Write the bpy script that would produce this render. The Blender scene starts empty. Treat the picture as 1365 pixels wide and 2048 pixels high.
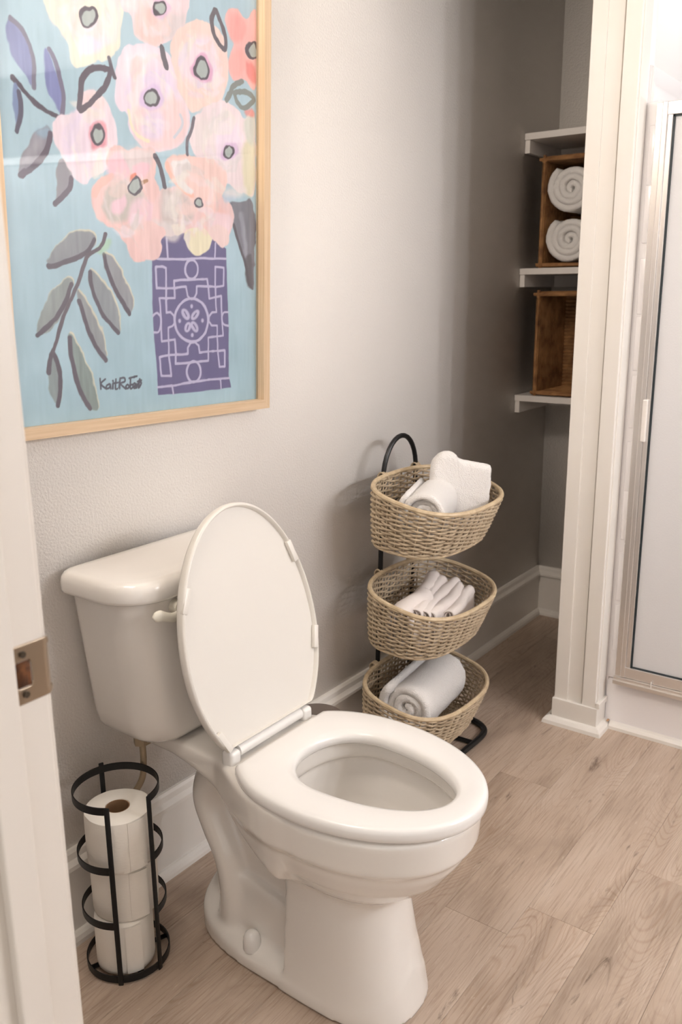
import bpy, bmesh, math, random
import numpy as np
from mathutils import Vector, Matrix, noise

random.seed(7)
PI = math.pi
C = bpy.context.scene.collection
SC = bpy.context.scene

# ------------------------------------------------------------------ camera
YAW, PITCH, ROLL, FPX = 0.63468446, 0.24749121, -0.00948955, 1733.25
CAM = Vector((0.0, -1.28, 1.212))
fw = Vector((math.cos(PITCH) * math.cos(YAW), math.cos(PITCH) * math.sin(YAW), -math.sin(PITCH)))
rt = fw.cross(Vector((0, 0, 1))).normalized()
up = rt.cross(fw)
RT = math.cos(ROLL) * rt + math.sin(ROLL) * up
UP = -math.sin(ROLL) * rt + math.cos(ROLL) * up
cd = bpy.data.cameras.new('camera')
cam = bpy.data.objects.new('camera', cd)
C.objects.link(cam)
cam.matrix_world = Matrix(((RT.x, UP.x, -fw.x, CAM.x), (RT.y, UP.y, -fw.y, CAM.y), (RT.z, UP.z, -fw.z, CAM.z), (0, 0, 0, 1)))
cd.sensor_fit = 'VERTICAL'
cd.sensor_height = 36.0
cd.lens = FPX / 2048 * 36
cd.clip_start = 0.05
cd.dof.use_dof = True
cd.dof.focus_distance = 1.65
cd.dof.aperture_fstop = 6.5
SC.camera = cam

# ------------------------------------------------------------------ world, lights, exposure
w = bpy.data.worlds.new('hall_light')
SC.world = w
w.use_nodes = True
w.node_tree.nodes['Background'].inputs[0].default_value = (1.0, 0.95, 0.91, 1)
w.node_tree.nodes['Background'].inputs[1].default_value = 0.80


def lamp(name, loc, power, color, radius):
    l = bpy.data.lights.new(name, 'POINT')
    l.energy = power
    l.color = color
    l.shadow_soft_size = radius
    o = bpy.data.objects.new(name, l)
    o.location = loc
    C.objects.link(o)
    return o


WARM = (0.98, 0.985, 1.03)
for bx_ in (1.35, 1.75, 2.15):
    lamp('vanity_bulb', (bx_, -2.45, 1.62), 20.5, WARM, 0.06)


def area(name, loc, sx, sy, power, color, target=None):
    l = bpy.data.lights.new(name, 'AREA')
    l.shape = 'RECTANGLE'
    l.size, l.size_y = sx, sy
    l.energy = power
    l.color = color
    o = bpy.data.objects.new(name, l)
    o.location = loc
    if target:
        o.rotation_euler = (Vector(target) - Vector(loc)).to_track_quat('-Z', 'Y').to_euler()
    C.objects.link(o)
    return o


area('closet_fill', (0.47, -0.30, 2.10), 0.4, 0.4, 16.0, (1.0, 0.90, 0.80), (2.7, -0.1, 1.2))  # unseen soft fill, no real fixture; added to brighten the closet
lamp('shower_bulb', (2.78, -1.75, 1.50), 13.0, (1.0, 0.98, 0.99), 0.12)
SC.view_settings.view_transform = 'Standard'
SC.view_settings.look = 'None'
SC.view_settings.gamma = 1.0
SC.view_settings.use_curve_mapping = False
SC.view_settings.exposure = 0.12


# ------------------------------------------------------------------ helpers
def px_on_plane(u, v, p0, n):
    d = RT * (u - 682.5) + UP * (1024 - v) + fw * FPX
    t = (p0 - CAM).dot(n) / d.dot(n)
    return CAM + d * t


def lin(c):
    return tuple(((x / 255) / 12.92 if x / 255 <= 0.04045 else ((x / 255 + 0.055) / 1.055) ** 2.4) for x in c)


def material(name, color, rough=0.5, metallic=0.0, bump=None, vary=None, coat=0.0, sss=0.0, sheen=0.0, spec=0.5, coords='Object'):
    m = bpy.data.materials.new(name)
    m.use_nodes = True
    nt = m.node_tree
    b = nt.nodes['Principled BSDF']
    col = lin(color) + (1,)
    b.inputs['Base Color'].default_value = col
    b.inputs['Roughness'].default_value = rough
    b.inputs['Metallic'].default_value = metallic
    b.inputs['Coat Weight'].default_value = coat
    b.inputs['Coat Roughness'].default_value = 0.06
    b.inputs['Specular IOR Level'].default_value = spec
    b.inputs['Sheen Weight'].default_value = sheen
    if sss:
        b.inputs['Subsurface Weight'].default_value = sss
        b.inputs['Subsurface Scale'].default_value = 0.01
    tc = nt.nodes.new('ShaderNodeTexCoord')
    if vary:
        scale, amount, col2 = vary
        n = nt.nodes.new('ShaderNodeTexNoise')
        n.inputs['Detail'].default_value = 5
        mp = nt.nodes.new('ShaderNodeMapping')
        mp.inputs['Scale'].default_value = scale if hasattr(scale, '__len__') else (scale,) * 3
        nt.links.new(tc.outputs[coords], mp.inputs[0])
        nt.links.new(mp.outputs[0], n.inputs['Vector'])
        n.inputs['Scale'].default_value = 1.0
        r = nt.nodes.new('ShaderNodeValToRGB')
        r.color_ramp.elements[0].position = 0.35
        r.color_ramp.elements[1].position = 0.65
        r.color_ramp.elements[0].color = col
        c2 = lin(col2)
        r.color_ramp.elements[1].color = tuple(col[i] * (1 - amount) + c2[i] * amount for i in range(3)) + (1,)
        nt.links.new(n.outputs[0], r.inputs[0])
        nt.links.new(r.outputs[0], b.inputs['Base Color'])
    if bump:
        scale, strength, dist = bump
        n = nt.nodes.new('ShaderNodeTexNoise')
        n.inputs['Detail'].default_value = 3
        mp = nt.nodes.new('ShaderNodeMapping')
        mp.inputs['Scale'].default_value = scale if hasattr(scale, '__len__') else (scale,) * 3
        nt.links.new(tc.outputs[coords], mp.inputs[0])
        nt.links.new(mp.outputs[0], n.inputs['Vector'])
        n.inputs['Scale'].default_value = 1.0
        bp = nt.nodes.new('ShaderNodeBump')
        bp.inputs['Strength'].default_value = strength
        bp.inputs['Distance'].default_value = dist
        nt.links.new(n.outputs[0], bp.inputs['Height'])
        nt.links.new(bp.outputs[0], b.inputs['Normal'])
    return m


def mesh(name, verts, faces, mat, parent=None, smooth=True, angle=None):
    me = bpy.data.meshes.new(name)
    me.from_pydata([tuple(v) for v in verts], [], [tuple(f) for f in faces])
    bm = bmesh.new()
    bm.from_mesh(me)
    bmesh.ops.recalc_face_normals(bm, faces=bm.faces)
    if angle is not None:
        for e in bm.edges:
            if len(e.link_faces) == 2 and e.calc_face_angle(0) > angle:
                e.smooth = False
    bm.to_mesh(me)
    bm.free()
    if smooth:
        me.polygons.foreach_set('use_smooth', [True] * len(me.polygons))
    me.update()
    me.materials.append(mat)
    o = bpy.data.objects.new(name, me)
    C.objects.link(o)
    if parent:
        o.parent = parent
    return o


class Geo:
    def __init__(s):
        s.v, s.f = [], []

    def add(s, v, f):
        n = len(s.v)
        s.v += [tuple(p) for p in v]
        s.f += [tuple(i + n for i in q) for q in f]
        return s

    def box(s, lo, hi, bev=0.0, mtx=None, seg=2):
        bm = bmesh.new()
        bmesh.ops.create_cube(bm, size=1)
        for v in bm.verts:
            v.co = Vector([(lo[i] + hi[i]) / 2 + v.co[i] * (hi[i] - lo[i]) for i in range(3)])
        if bev:
            bmesh.ops.bevel(bm, geom=list(bm.edges), offset=bev, segments=seg, profile=0.5, affect='EDGES')
        if mtx:
            bm.transform(mtx)
        bm.verts.index_update()
        s.add([v.co[:] for v in bm.verts], [[v.index for v in f.verts] for f in bm.faces])
        bm.free()
        return s

    def loft(s, rings, close_ring=True, cap0=True, cap1=True, loop=False):
        n = len(rings[0])
        v = [p for r in rings for p in r]
        f = []
        m = len(rings)
        for i in range(m if loop else m - 1):
            a, b = i * n, ((i + 1) % m) * n
            for j in range(n if close_ring else n - 1):
                k = (j + 1) % n
                f.append((a + j, a + k, b + k, b + j))
        if not loop:
            if cap0:
                f.append(tuple(range(n))[::-1])
            if cap1:
                f.append(tuple(range((m - 1) * n, m * n)))
        return s.add(v, f)

    def tube(s, path, r, n=8, closed=False, prof=None, upv=None, rfun=None):
        P = [Vector(p) for p in path]
        m = len(P)
        rings = []
        prev = None
        for i in range(m):
            if closed:
                t = P[(i + 1) % m] - P[i - 1]
            else:
                t = P[min(i + 1, m - 1)] - P[max(i - 1, 0)]
            t.normalize()
            if upv is not None:
                nrm = Vector(upv)
            elif prev is None:
                nrm = Vector((0, 0, 1)) if abs(t.z) < 0.9 else Vector((1, 0, 0))
            else:
                nrm = prev
            nrm = (nrm - t * nrm.dot(t)).normalized()
            prev = nrm
            bn = t.cross(nrm)
            rr = r if rfun is None else rfun(i / (m - 1)) * r
            if prof:
                rings.append([P[i] + bn * a + nrm * b for a, b in prof])
            else:
                rings.append([P[i] + (nrm * math.cos(2 * PI * k / n) + bn * math.sin(2 * PI * k / n)) * rr for k in range(n)])
        return s.loft(rings, loop=closed)

    def obj(s, name, mat, parent=None, smooth=True, angle=0.6, kind=None, label=None):
        o = mesh(name, s.v, s.f, mat, parent, smooth, angle)
        if kind:
            o['kind'] = kind
        if label:
            o['label'] = label
        return o


def empty(name, loc=(0, 0, 0), rot=(0, 0, 0)):
    o = bpy.data.objects.new(name, None)
    o.location = loc
    o.rotation_euler = rot
    o.empty_display_size = 0.05
    C.objects.link(o)
    return o


def tag(o, label, cat, group=None):
    o['label'] = label
    o['category'] = cat
    if group:
        o['group'] = group
    return o


def struct(o):
    o['kind'] = 'structure'
    return o


def catmull(pts, n=8, closed=False):
    P = [Vector(p) for p in pts]
    m = len(P)
    out = []
    rng = range(m if closed else m - 1)
    for i in rng:
        p1, p2 = P[i], P[(i + 1) % m]
        p0 = P[i - 1] if (closed or i > 0) else p1
        p3 = P[(i + 2) % m] if (closed or i + 2 < m) else p2
        for k in range(n):
            t = k / n
            out.append(0.5 * ((2 * p1) + (p2 - p0) * t + (2 * p0 - 5 * p1 + 4 * p2 - p3) * t * t + (3 * p1 - p0 - 3 * p2 + p3) * t ** 3))
    if not closed:
        out.append(P[-1])
    return out


def spow(x, e):
    return math.copysign(abs(x) ** e, x)


def rrect(x0, x1, y0, y1, r, n=6):
    """rounded rectangle, r = radii at (x1,y1),(x0,y1),(x0,y0),(x1,y0)"""
    out = []
    for cx, cy, rr, a0 in ((x1 - r[0], y1 - r[0], r[0], 0), (x0 + r[1], y1 - r[1], r[1], PI / 2), (x0 + r[2], y0 + r[2], r[2], PI), (x1 - r[3], y0 + r[3], r[3], 1.5 * PI)):
        for k in range(n + 1):
            a = a0 + PI / 2 * k / n
            out.append((cx + rr * math.cos(a), cy + rr * math.sin(a)))
    return out


# ------------------------------------------------------------------ materials
M_WALL = material('wall_paint', (236, 231, 225), 0.55, bump=(210, 0.5, 0.0025))
M_WALLC = material('shower_wall_paint', (244, 241, 238), 0.5)
M_CEIL = material('ceiling_paint', (235, 230, 224), 0.8)
M_TRIM = material('trim_paint', (236, 231, 224), 0.34, bump=((30, 30, 12), 0.06, 0.002), vary=(9, 0.2, (230, 222, 208)))
M_JAMB = material('jamb_paint', (222, 214, 204), 0.4, bump=((40, 40, 10), 0.1, 0.001))
M_SHELF = material('shelf_paint', (226, 220, 214), 0.45)
M_CERAMIC = material('white_ceramic', (236, 231, 224), 0.12, coat=0.6)
M_SEAT = material('seat_plastic', (238, 235, 231), 0.2, coat=0.3)
M_SEATD = material('lid_plastic', (228, 223, 215), 0.3)
M_LEVER = material('lever_plastic', (234, 229, 215), 0.25)
M_BLACK = material('black_metal', (22, 22, 23), 0.42, 0.3, bump=(300, 0.08, 0.0005))
M_STEEL = material('brushed_nickel', (176, 160, 140), 0.34, 1.0)
M_ALU = material('aluminium', (226, 221, 217), 0.26, 0.75, bump=((4, 4, 300), 0.03, 0.0005))
M_TRACK = material('track_aluminium', (222, 216, 210), 0.3, 0.8)
M_RUBBER = material('black_seal', (28, 40, 44), 0.5)
M_PAN = material('acrylic_pan', (244, 240, 240), 0.22, coat=0.2)
M_PAPER = material('tissue_paper', (246, 240, 230), 0.95, bump=((60, 60, 220), 0.25, 0.002))
M_CARD = material('cardboard_tube', (150, 116, 84), 0.9)
M_TOWEL = material('terry_cloth', (246, 242, 238), 1.0, bump=(420, 0.9, 0.004), sheen=0.3)
M_CLOTH = material('thin_cloth', (240, 230, 224), 0.9, bump=(200, 0.3, 0.001), sheen=0.1)
M_WICKER = material('pale_wicker', (196, 177, 150), 0.6, vary=(35, 0.7, (160, 140, 114)))
M_RIM = material('rattan_rim', (208, 188, 156), 0.5, vary=((60, 60, 60), 0.6, (176, 152, 118)))
M_HYAC = material('brown_wicker', (168, 122, 76), 0.75, vary=(24, 0.9, (112, 74, 42)))
M_BIN = material('grey_plastic', (112, 100, 92), 0.4)
M_HOSE = material('braided_hose', (168, 150, 126), 0.4, 0.6, bump=(900, 0.6, 0.001))
M_RUST = material('caulk_rust', (206, 166, 128), 0.8)
M_CLEAR = material('clear_plastic', (236, 230, 224), 0.15)
M_WATER = material('water', (214, 206, 192), 0.03)
M_OAK = material('oak_frame', (214, 188, 156), 0.5, vary=((260, 260, 5), 0.6, (194, 164, 130)), bump=((400, 400, 6), 0.12, 0.0006))
M_OAKH = material('oak_frame_horizontal', (214, 188, 156), 0.5, vary=((5, 260, 260), 0.6, (194, 164, 130)), bump=((6, 400, 400), 0.12, 0.0006))


def floor_material():
    m = bpy.data.materials.new('vinyl_plank_oak')
    m.use_nodes = True
    nt = m.node_tree
    N, L = nt.nodes, nt.links
    b = N['Principled BSDF']
    tc = N.new('ShaderNodeTexCoord')
    oi = N.new('ShaderNodeObjectInfo')
    off = N.new('ShaderNodeVectorMath')
    off.operation = 'MULTIPLY_ADD'
    L.new(oi.outputs['Random'], off.inputs[0])
    off.inputs[1].default_value = (37.0, 53.0, 11.0)
    L.new(tc.outputs['Object'], off.inputs[2])

    def noise_tex(scale, detail=4, rough=0.55, dist=0.0):
        mp = N.new('ShaderNodeMapping')
        mp.inputs['Scale'].default_value = scale
        L.new(off.outputs[0], mp.inputs[0])
        n = N.new('ShaderNodeTexNoise')
        n.inputs['Scale'].default_value = 1
        n.inputs['Detail'].default_value = detail
        n.inputs['Roughness'].default_value = rough
        n.inputs['Distortion'].default_value = dist
        L.new(mp.outputs[0], n.inputs['Vector'])
        return n

    def ramp(src, stops):
        r = N.new('ShaderNodeValToRGB')
        while len(r.color_ramp.elements) < len(stops):
            r.color_ramp.elements.new(0.5)
        for e, (p, c) in zip(r.color_ramp.elements, stops):
            e.position = p
            e.color = lin(c) + (1,)
        L.new(src, r.inputs[0])
        return r

    def mix(f, a, c, mode='MULTIPLY'):
        x = N.new('ShaderNodeMix')
        x.data_type = 'RGBA'
        x.blend_type = mode
        if isinstance(f, float):
            x.inputs[0].default_value = f
        else:
            L.new(f, x.inputs[0])
        L.new(a, x.inputs[6])
        if isinstance(c, tuple):
            x.inputs[7].default_value = c
        else:
            L.new(c, x.inputs[7])
        return x.outputs[2]

    big = noise_tex((2.2, 9.0, 1), 3, 0.5, 0.8)
    base = ramp(big.outputs[0], [(0.28, (166, 146, 129)), (0.5, (188, 168, 150)), (0.75, (202, 184, 167))])
    # cathedral rings: bands of a stretched, warped field
    fld = noise_tex((1.6, 7.0, 1), 1.5, 0.4, 0.3)
    mul = N.new('ShaderNodeMath')
    mul.operation = 'MULTIPLY'
    mul.inputs[1].default_value = 46.0
    L.new(fld.outputs[0], mul.inputs[0])
    fr = N.new('ShaderNodeMath')
    fr.operation = 'PINGPONG'
    fr.inputs[1].default_value = 0.5
    L.new(mul.outputs[0], fr.inputs[0])
    rings = ramp(fr.outputs[0], [(0.0, (238, 231, 225)), (0.22, (255, 255, 255)), (0.5, (255, 255, 255))])
    msk = noise_tex((1.3, 5.0, 1), 1, 0.5, 0.0)
    mskr = ramp(msk.outputs[0], [(0.42, (0, 0, 0)), (0.6, (255, 255, 255))])
    c1 = mix(mskr.outputs[0], base.outputs[0], rings.outputs[0])
    fine = noise_tex((9, 230, 1), 5, 0.65, 0.15)
    fr2 = ramp(fine.outputs[0], [(0.3, (190, 174, 160)), (0.52, (255, 255, 255)), (0.7, (255, 252, 246))])
    c2 = mix(0.55, c1, fr2.outputs[0])
    # darker streaks and knots
    kn = noise_tex((3.2, 16.0, 1), 5, 0.7, 1.8)
    knr = ramp(kn.outputs[0], [(0.27, (96, 76, 62)), (0.37, (255, 255, 255))])
    c3 = mix(0.7, c2, knr.outputs[0])
    # white ceruse flecks
    fl = noise_tex((30, 260, 1), 2, 0.5, 0.6)
    flr = ramp(fl.outputs[0], [(0.62, (0, 0, 0)), (0.74, (150, 150, 150))])
    c4 = mix(flr.outputs[0], c3, (0.70, 0.60, 0.50, 1), 'MIX')
    tone = N.new('ShaderNodeMapRange')
    tone.inputs['To Min'].default_value = 0.93
    tone.inputs['To Max'].default_value = 1.04
    L.new(oi.outputs['Random'], tone.inputs[0])
    hs = N.new('ShaderNodeHueSaturation')
    L.new(tone.outputs[0], hs.inputs['Value'])
    L.new(c4, hs.inputs['Color'])
    L.new(hs.outputs[0], b.inputs['Base Color'])
    b.inputs['Roughness'].default_value = 0.42
    bp = N.new('ShaderNodeBump')
    bp.inputs['Strength'].default_value = 0.18
    bp.inputs['Distance'].default_value = 0.001
    L.new(fine.outputs[0], bp.inputs['Height'])
    L.new(bp.outputs[0], b.inputs['Normal'])
    return m


M_FLOOR = floor_material()


def glass_material():
    m = bpy.data.materials.new('frosted_glass')
    m.use_nodes = True
    nt = m.node_tree
    N, L = nt.nodes, nt.links
    b = N['Principled BSDF']
    b.inputs['Base Color'].default_value = (0.95, 0.935, 0.93, 1)
    b.inputs['Roughness'].default_value = 0.25
    tr = N.new('ShaderNodeBsdfTranslucent')
    tr.inputs['Color'].default_value = (0.93, 0.93, 0.94, 1)
    mx = N.new('ShaderNodeMixShader')
    mx.inputs[0].default_value = 0.4
    tc = N.new('ShaderNodeTexCoord')
    n = N.new('ShaderNodeTexVoronoi')
    n.inputs['Scale'].default_value = 260
    bp = N.new('ShaderNodeBump')
    bp.inputs['Strength'].default_value = 0.25
    bp.inputs['Distance'].default_value = 0.001
    L.new(tc.outputs['Object'], n.inputs['Vector'])
    L.new(n.outputs[0], bp.inputs['Height'])
    L.new(bp.outputs[0], b.inputs['Normal'])
    L.new(b.outputs[0], mx.inputs[1])
    L.new(tr.outputs[0], mx.inputs[2])
    L.new(mx.outputs[0], N['Material Output'].inputs[0])
    return m


def clear_glass():
    m = bpy.data.materials.new('picture_glazing')
    m.use_nodes = True
    nt = m.node_tree
    N, L = nt.nodes, nt.links
    N.remove(N['Principled BSDF'])
    t = N.new('ShaderNodeBsdfTransparent')
    t.inputs[0].default_value = (0.97, 0.98, 0.98, 1)
    g = N.new('ShaderNodeBsdfGlossy')
    g.inputs['Roughness'].default_value = 0.02
    lw = N.new('ShaderNodeLayerWeight')
    lw.inputs[0].default_value = 0.5
    pw = N.new('ShaderNodeMath')
    pw.operation = 'POWER'
    pw.inputs[1].default_value = 5.0
    L.new(lw.outputs['Facing'], pw.inputs[0])
    f = N.new('ShaderNodeMath')
    f.operation = 'MULTIPLY_ADD'
    f.inputs[1].default_value = 0.9
    f.inputs[2].default_value = 0.03
    L.new(pw.outputs[0], f.inputs[0])
    mx = N.new('ShaderNodeMixShader')
    L.new(f.outputs[0], mx.inputs[0])
    L.new(t.outputs[0], mx.inputs[1])
    L.new(g.outputs[0], mx.inputs[2])
    L.new(mx.outputs[0], N['Material Output'].inputs[0])
    return m


M_FROST = glass_material()
M_GLAZE = clear_glass()


def attr_material(name, rough):
    m = bpy.data.materials.new(name)
    m.use_nodes = True
    nt = m.node_tree
    b = nt.nodes['Principled BSDF']
    a = nt.nodes.new('ShaderNodeAttribute')
    a.attribute_name = 'paint'
    nt.links.new(a.outputs['Color'], b.inputs['Base Color'])
    b.inputs['Roughness'].default_value = rough
    return m


M_PRINT = attr_material('art_print_paint', 0.6)

# ------------------------------------------------------------------ room shell
H = 2.44
X_NEAR, X_FAR = 0.45, 3.017
Y_R = -2.60
struct(Geo().box((0.0, 0.0, -0.02), (X_FAR + 0.1, 0.1, H)).obj('wall_left', M_WALL))
struct(Geo().box((X_FAR, -0.62, -0.02), (X_FAR + 0.1, 0.0, H)).obj('wall_far', M_WALL))
struct(Geo().box((X_NEAR, Y_R - 0.1, -0.02), (X_FAR + 0.1, Y_R, H)).obj('wall_right', M_WALL))
g = Geo().box((0.345, -0.58, -0.02), (X_NEAR, 0.0, H))
g.box((0.345, Y_R - 0.1, -0.02), (X_NEAR, -1.44, H)).box((0.345, -1.44, 2.07), (X_NEAR, -0.58, H))
struct(g.obj('wall_near', M_WALL))
struct(Geo().box((0.345, Y_R - 0.1, H), (X_FAR + 0.1, 0.1, H + 0.1)).obj('ceiling', M_CEIL))
floor = struct(Geo().box((-0.6, Y_R - 0.1, -0.05), (X_FAR + 0.1, 0.1, -0.008)).obj('floor', material('subfloor', (60, 50, 42), 0.9)))
PW, PL = 0.1375, 1.22
ends = {-6: 0.2, -5: 0.9, -4: 0.35, -3: 1.15, -2: 0.65, -1: 0.12, 0: 1.437 - PL, 1: 1.683 - PL, 2: 0.75, 3: 1.25, 4: 0.3, 5: 0.95, 6: 0.5, 7: 1.1, 8: 0.2, 9: 0.8}
for k in range(-5, 11):
    y1 = -0.685 - PW * k
    y0 = y1 - PW
    y1c, y0c = min(y1, 0.0), max(y0, Y_R)
    if y1c - y0c < 0.01:
        continue
    e = ends.get(k, 0.4)
    xs = e - PL * 2
    while xs < X_FAR:
        a, b_ = max(xs, -0.6), min(xs + PL, X_FAR)
        if b_ - a > 0.02:
            cx, cy = (a + b_) / 2, (y0c + y1c) / 2
            o = Geo().box((a - cx + 0.0002, y0c - cy + 0.0002, -0.008), (b_ - cx - 0.0002, y1c - cy - 0.0002, 0.0), 0.0005, seg=1).obj('plank', M_FLOOR, floor, smooth=False)
            o.location = (cx, cy, 0)
        xs += PL

# interior wall between closet and shower, surround panels inside the shower
struct(Geo().box((2.275, -0.53, -0.02), (X_FAR, -0.47, H)).obj('wall_closet_side', M_WALL))
struct(Geo().box((2.275, -0.536, 1.735), (X_FAR + 0.1, -0.529, H)).obj('wall_shower_side', M_WALLC))
struct(Geo().box((X_FAR + 0.02, Y_R, -0.02), (X_FAR + 0.1, -0.62, H)).obj('wall_shower_far', M_WALLC))
struct(Geo().box((2.272, Y_R, 1.97), (2.37, -0.586, H)).obj('wall_light_block', M_WALLC))  # unseen header, added to block shower bulb spill over the door


# baseboards: board, cap and shoe moulding
def baseboard(name, length, mtx, x0=0.0):
    e = empty(name)
    e['kind'] = 'structure'
    prof_board = [(0, 0), (0, 0.155), (-0.014, 0.155), (-0.014, 0)]
    prof_cap = [(0, 0.155), (0, 0.19), (-0.006, 0.19), (-0.010, 0.184), (-0.012, 0.172), (-0.020, 0.163), (-0.021, 0.155)]
    prof_shoe = [(-0.014, 0.0), (-0.014, 0.022), (-0.019, 0.021), (-0.025, 0.016), (-0.029, 0.008), (-0.030, 0.0)]
    for nm, pr in (('board', prof_board), ('cap', prof_cap), ('shoe_moulding', prof_shoe)):
        gg = Geo()
        gg.loft([[Vector(mtx @ Vector((x, p[0], p[1]))) for p in pr] for x in (x0, length)])
        gg.obj(nm, M_TRIM, e, smooth=False)
    return e


baseboard('baseboard_left', X_FAR, Matrix.Identity(4), X_NEAR)
baseboard('baseboard_far', 0.47, Matrix.Translation((X_FAR, 0, 0)) @ Matrix.Rotation(-PI / 2, 4, 'Z'), 0.0)

# pillar / closet casing
pil = empty('trim_pillar', (2.21, -0.47, 0))
pil['kind'] = 'structure'


def pbox(name, x0, x1, y0, y1, z0, z1, bev=0.0015):
    Geo().box((x0 - 2.21, y0 + 0.47, z0), (x1 - 2.21, y1 + 0.47, z1), bev).obj(name, M_TRIM, pil, smooth=False)


pbox('core', 2.222, 2.30, -0.531, -0.412, 0.0, H)
pbox('casing_board', 2.212, 2.223, -0.450, -0.411, 0.075, H)
pbox('casing_board', 2.216, 2.223, -0.490, -0.449, 0.075, H)
pbox('casing_board', 2.209, 2.223, -0.533, -0.494, 0.075, H)
pbox('return_board', 2.22, 2.272, -0.537, -0.530, 0.08, H)
pbox('plinth_block', 2.203, 2.272, -0.541, -0.408, 0.0, 0.076)
pbox('return_bead', 2.206, 2.272, -0.546, -0.534, 0.076, 0.092)
# shoe moulding around the plinth
g = Geo()
path = [(0.09, 0.068), (-0.007, 0.066), (-0.007, -0.071), (0.063, -0.071)]
shoe = [(0.0, 0.0), (0.018, 0.0), (0.016, 0.010), (0.009, 0.019), (0.0, 0.022)]
rings = []
dirs = [(0, 1), (-1, 1), (-1, -1), (0, -1)]
for (px_, py_), (dx, dy) in zip(path, dirs):
    rings.append([(px_ + dx * a, py_ + dy * a, zz) for a, zz in shoe])
g.loft(rings)
g.obj('shoe_moulding', M_TRIM, pil, smooth=False)
Geo().box((0.050, -0.086, 0.0195), (0.062, -0.080, 0.0225), 0.001).obj('rust_stain', M_RUST, pil)

# door jamb beside the camera
jb = empty('door_1', (0.40, -0.60, 0))
jb['kind'] = 'structure'


def jbox(name, x0, x1, y0, y1, z0, z1, mat=M_JAMB, bev=0.002):
    return Geo().box((x0 - 0.40, y0 + 0.60, z0), (x1 - 0.40, y1 + 0.60, z1), bev).obj(name, mat, jb, smooth=False)


jbox('jamb', 0.340, 0.449, -0.5975, -0.576, 0.0, 2.07)
jbox('jamb', 0.340, 0.449, -1.442, -1.421, 0.0, 2.07)
jbox('head_jamb', 0.340, 0.449, -1.442, -0.576, 2.05, 2.07)
jbox('door_stop', 0.378, 0.411, -0.6095, -0.597, 0.0, 2.05)
jbox('door_stop', 0.378, 0.411, -1.422, -1.410, 0.0, 2.05)
jbox('casing', 0.444, 0.456, -0.592, -0.53, 0.0, 2.12)
jbox('hall_casing', 0.325, 0.345, -0.592, -0.52, 0.0, 2.12)
# strike plate: a thin plate with a latch hole and two screw holes, lip curling over the edge
sp = empty('strike_plate', (0.0, 0.0, 0.0))
sp.parent = jb
sp['label'] = 'brushed nickel strike plate'
g = Geo()
nx, nz = 44, 64
px0, px1, pz0, pz1 = 0.411, 0.456, 0.8415, 0.8995


def plate_in(x, z):
    r = 0.006
    dx = max(px0 + r - x, x - (px1 - r), 0)
    dz = max(pz0 + r - z, z - (pz1 - r), 0)
    if math.hypot(dx, dz) > r:
        return False
    hx, hz = abs(x - 0.4245) - 0.005, abs(z - 0.8705) - 0.010
    if math.hypot(max(hx, 0), max(hz, 0)) < 0.0035:
        return False
    return True


idx = {}
V, F = [], []


def pv(i, j):
    if (i, j) not in idx:
        x = px0 + (px1 - px0) * i / nx
        z = pz0 + (pz1 - pz0) * j / nz
        c = max(0.0, x - 0.447)
        y = -0.5992 + c * c * 70 * (1 if abs(z - 0.8705) < 0.021 else 0.6)
        idx[(i, j)] = len(V)
        V.append((x - 0.40, y + 0.60, z))
    return idx[(i, j)]


for i in range(nx):
    for j in range(nz):
        if plate_in(px0 + (px1 - px0) * (i + .5) / nx, pz0 + (pz1 - pz0) * (j + .5) / nz):
            F.append((pv(i, j), pv(i + 1, j), pv(i + 1, j + 1), pv(i, j + 1)))
pl_ = mesh('plate', V, F, M_STEEL, jb)
pl_['label'] = 'brushed nickel strike plate'
so = pl_.modifiers.new('s', 'SOLIDIFY')
so.thickness = 0.0016
bpy.data.objects.remove(sp)
pl_.name = 'strike_plate'
for zz in (0.8505, 0.8905):
    Geo().tube([(0.0245, 0.0002, zz), (0.0245, -0.0012, zz)], 0.0032, 14).obj('screw', material('screw_dark', (92, 84, 74), 0.4, 0.9), pl_)
Geo().box((0.017, 0.0012, 0.858), (0.032, 0.004, 0.883)).obj('latch_hole', material('bare_wood', (120, 72, 36), 0.9, vary=(90, 0.9, (50, 28, 14))), pl_)

# ------------------------------------------------------------------ shower
sx = 2.272
pan = empty('shower_pan', (2.30, -1.3, 0))
tag(pan, 'white acrylic shower pan and surround with a rounded curb, right of the pillar', 'shower')
# curb profile lofted along y
pr = [(0.0, 0.0), (0.0, 0.125), (0.003, 0.137), (0.010, 0.147), (0.022, 0.153), (0.10, 0.153), (0.115, 0.14), (0.12, 0.06), (0.12, 0.0)]
g = Geo().loft([[(sx + a - 2.30, yy + 1.3, b_) for a, b_ in pr] for yy in (-0.5415, Y_R + 0.003)])
g.obj('curb', M_PAN, pan, angle=0.7)
Geo().box((0.09, -0.84, 0.0), (0.71, 0.69, 0.055), 0.01).obj('pan_floor', M_PAN, pan)
# surround side panel with bands, flange ledge at the top
g = Geo().box((-0.024, 0.757, 0.05), (0.712, 0.7685, 1.735), 0.003)
g.loft([[(xx, 0.757, 1.728), (xx, 0.753, 1.733), (xx, 0.753, 1.700), (xx, 0.748, 1.690), (xx, 0.746, 1.680), (xx, 0.750, 1.655), (xx, 0.757, 1.640)] for xx in (-0.022, 0.712)])
g.obj('surround_panel', M_PAN, pan)
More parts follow.
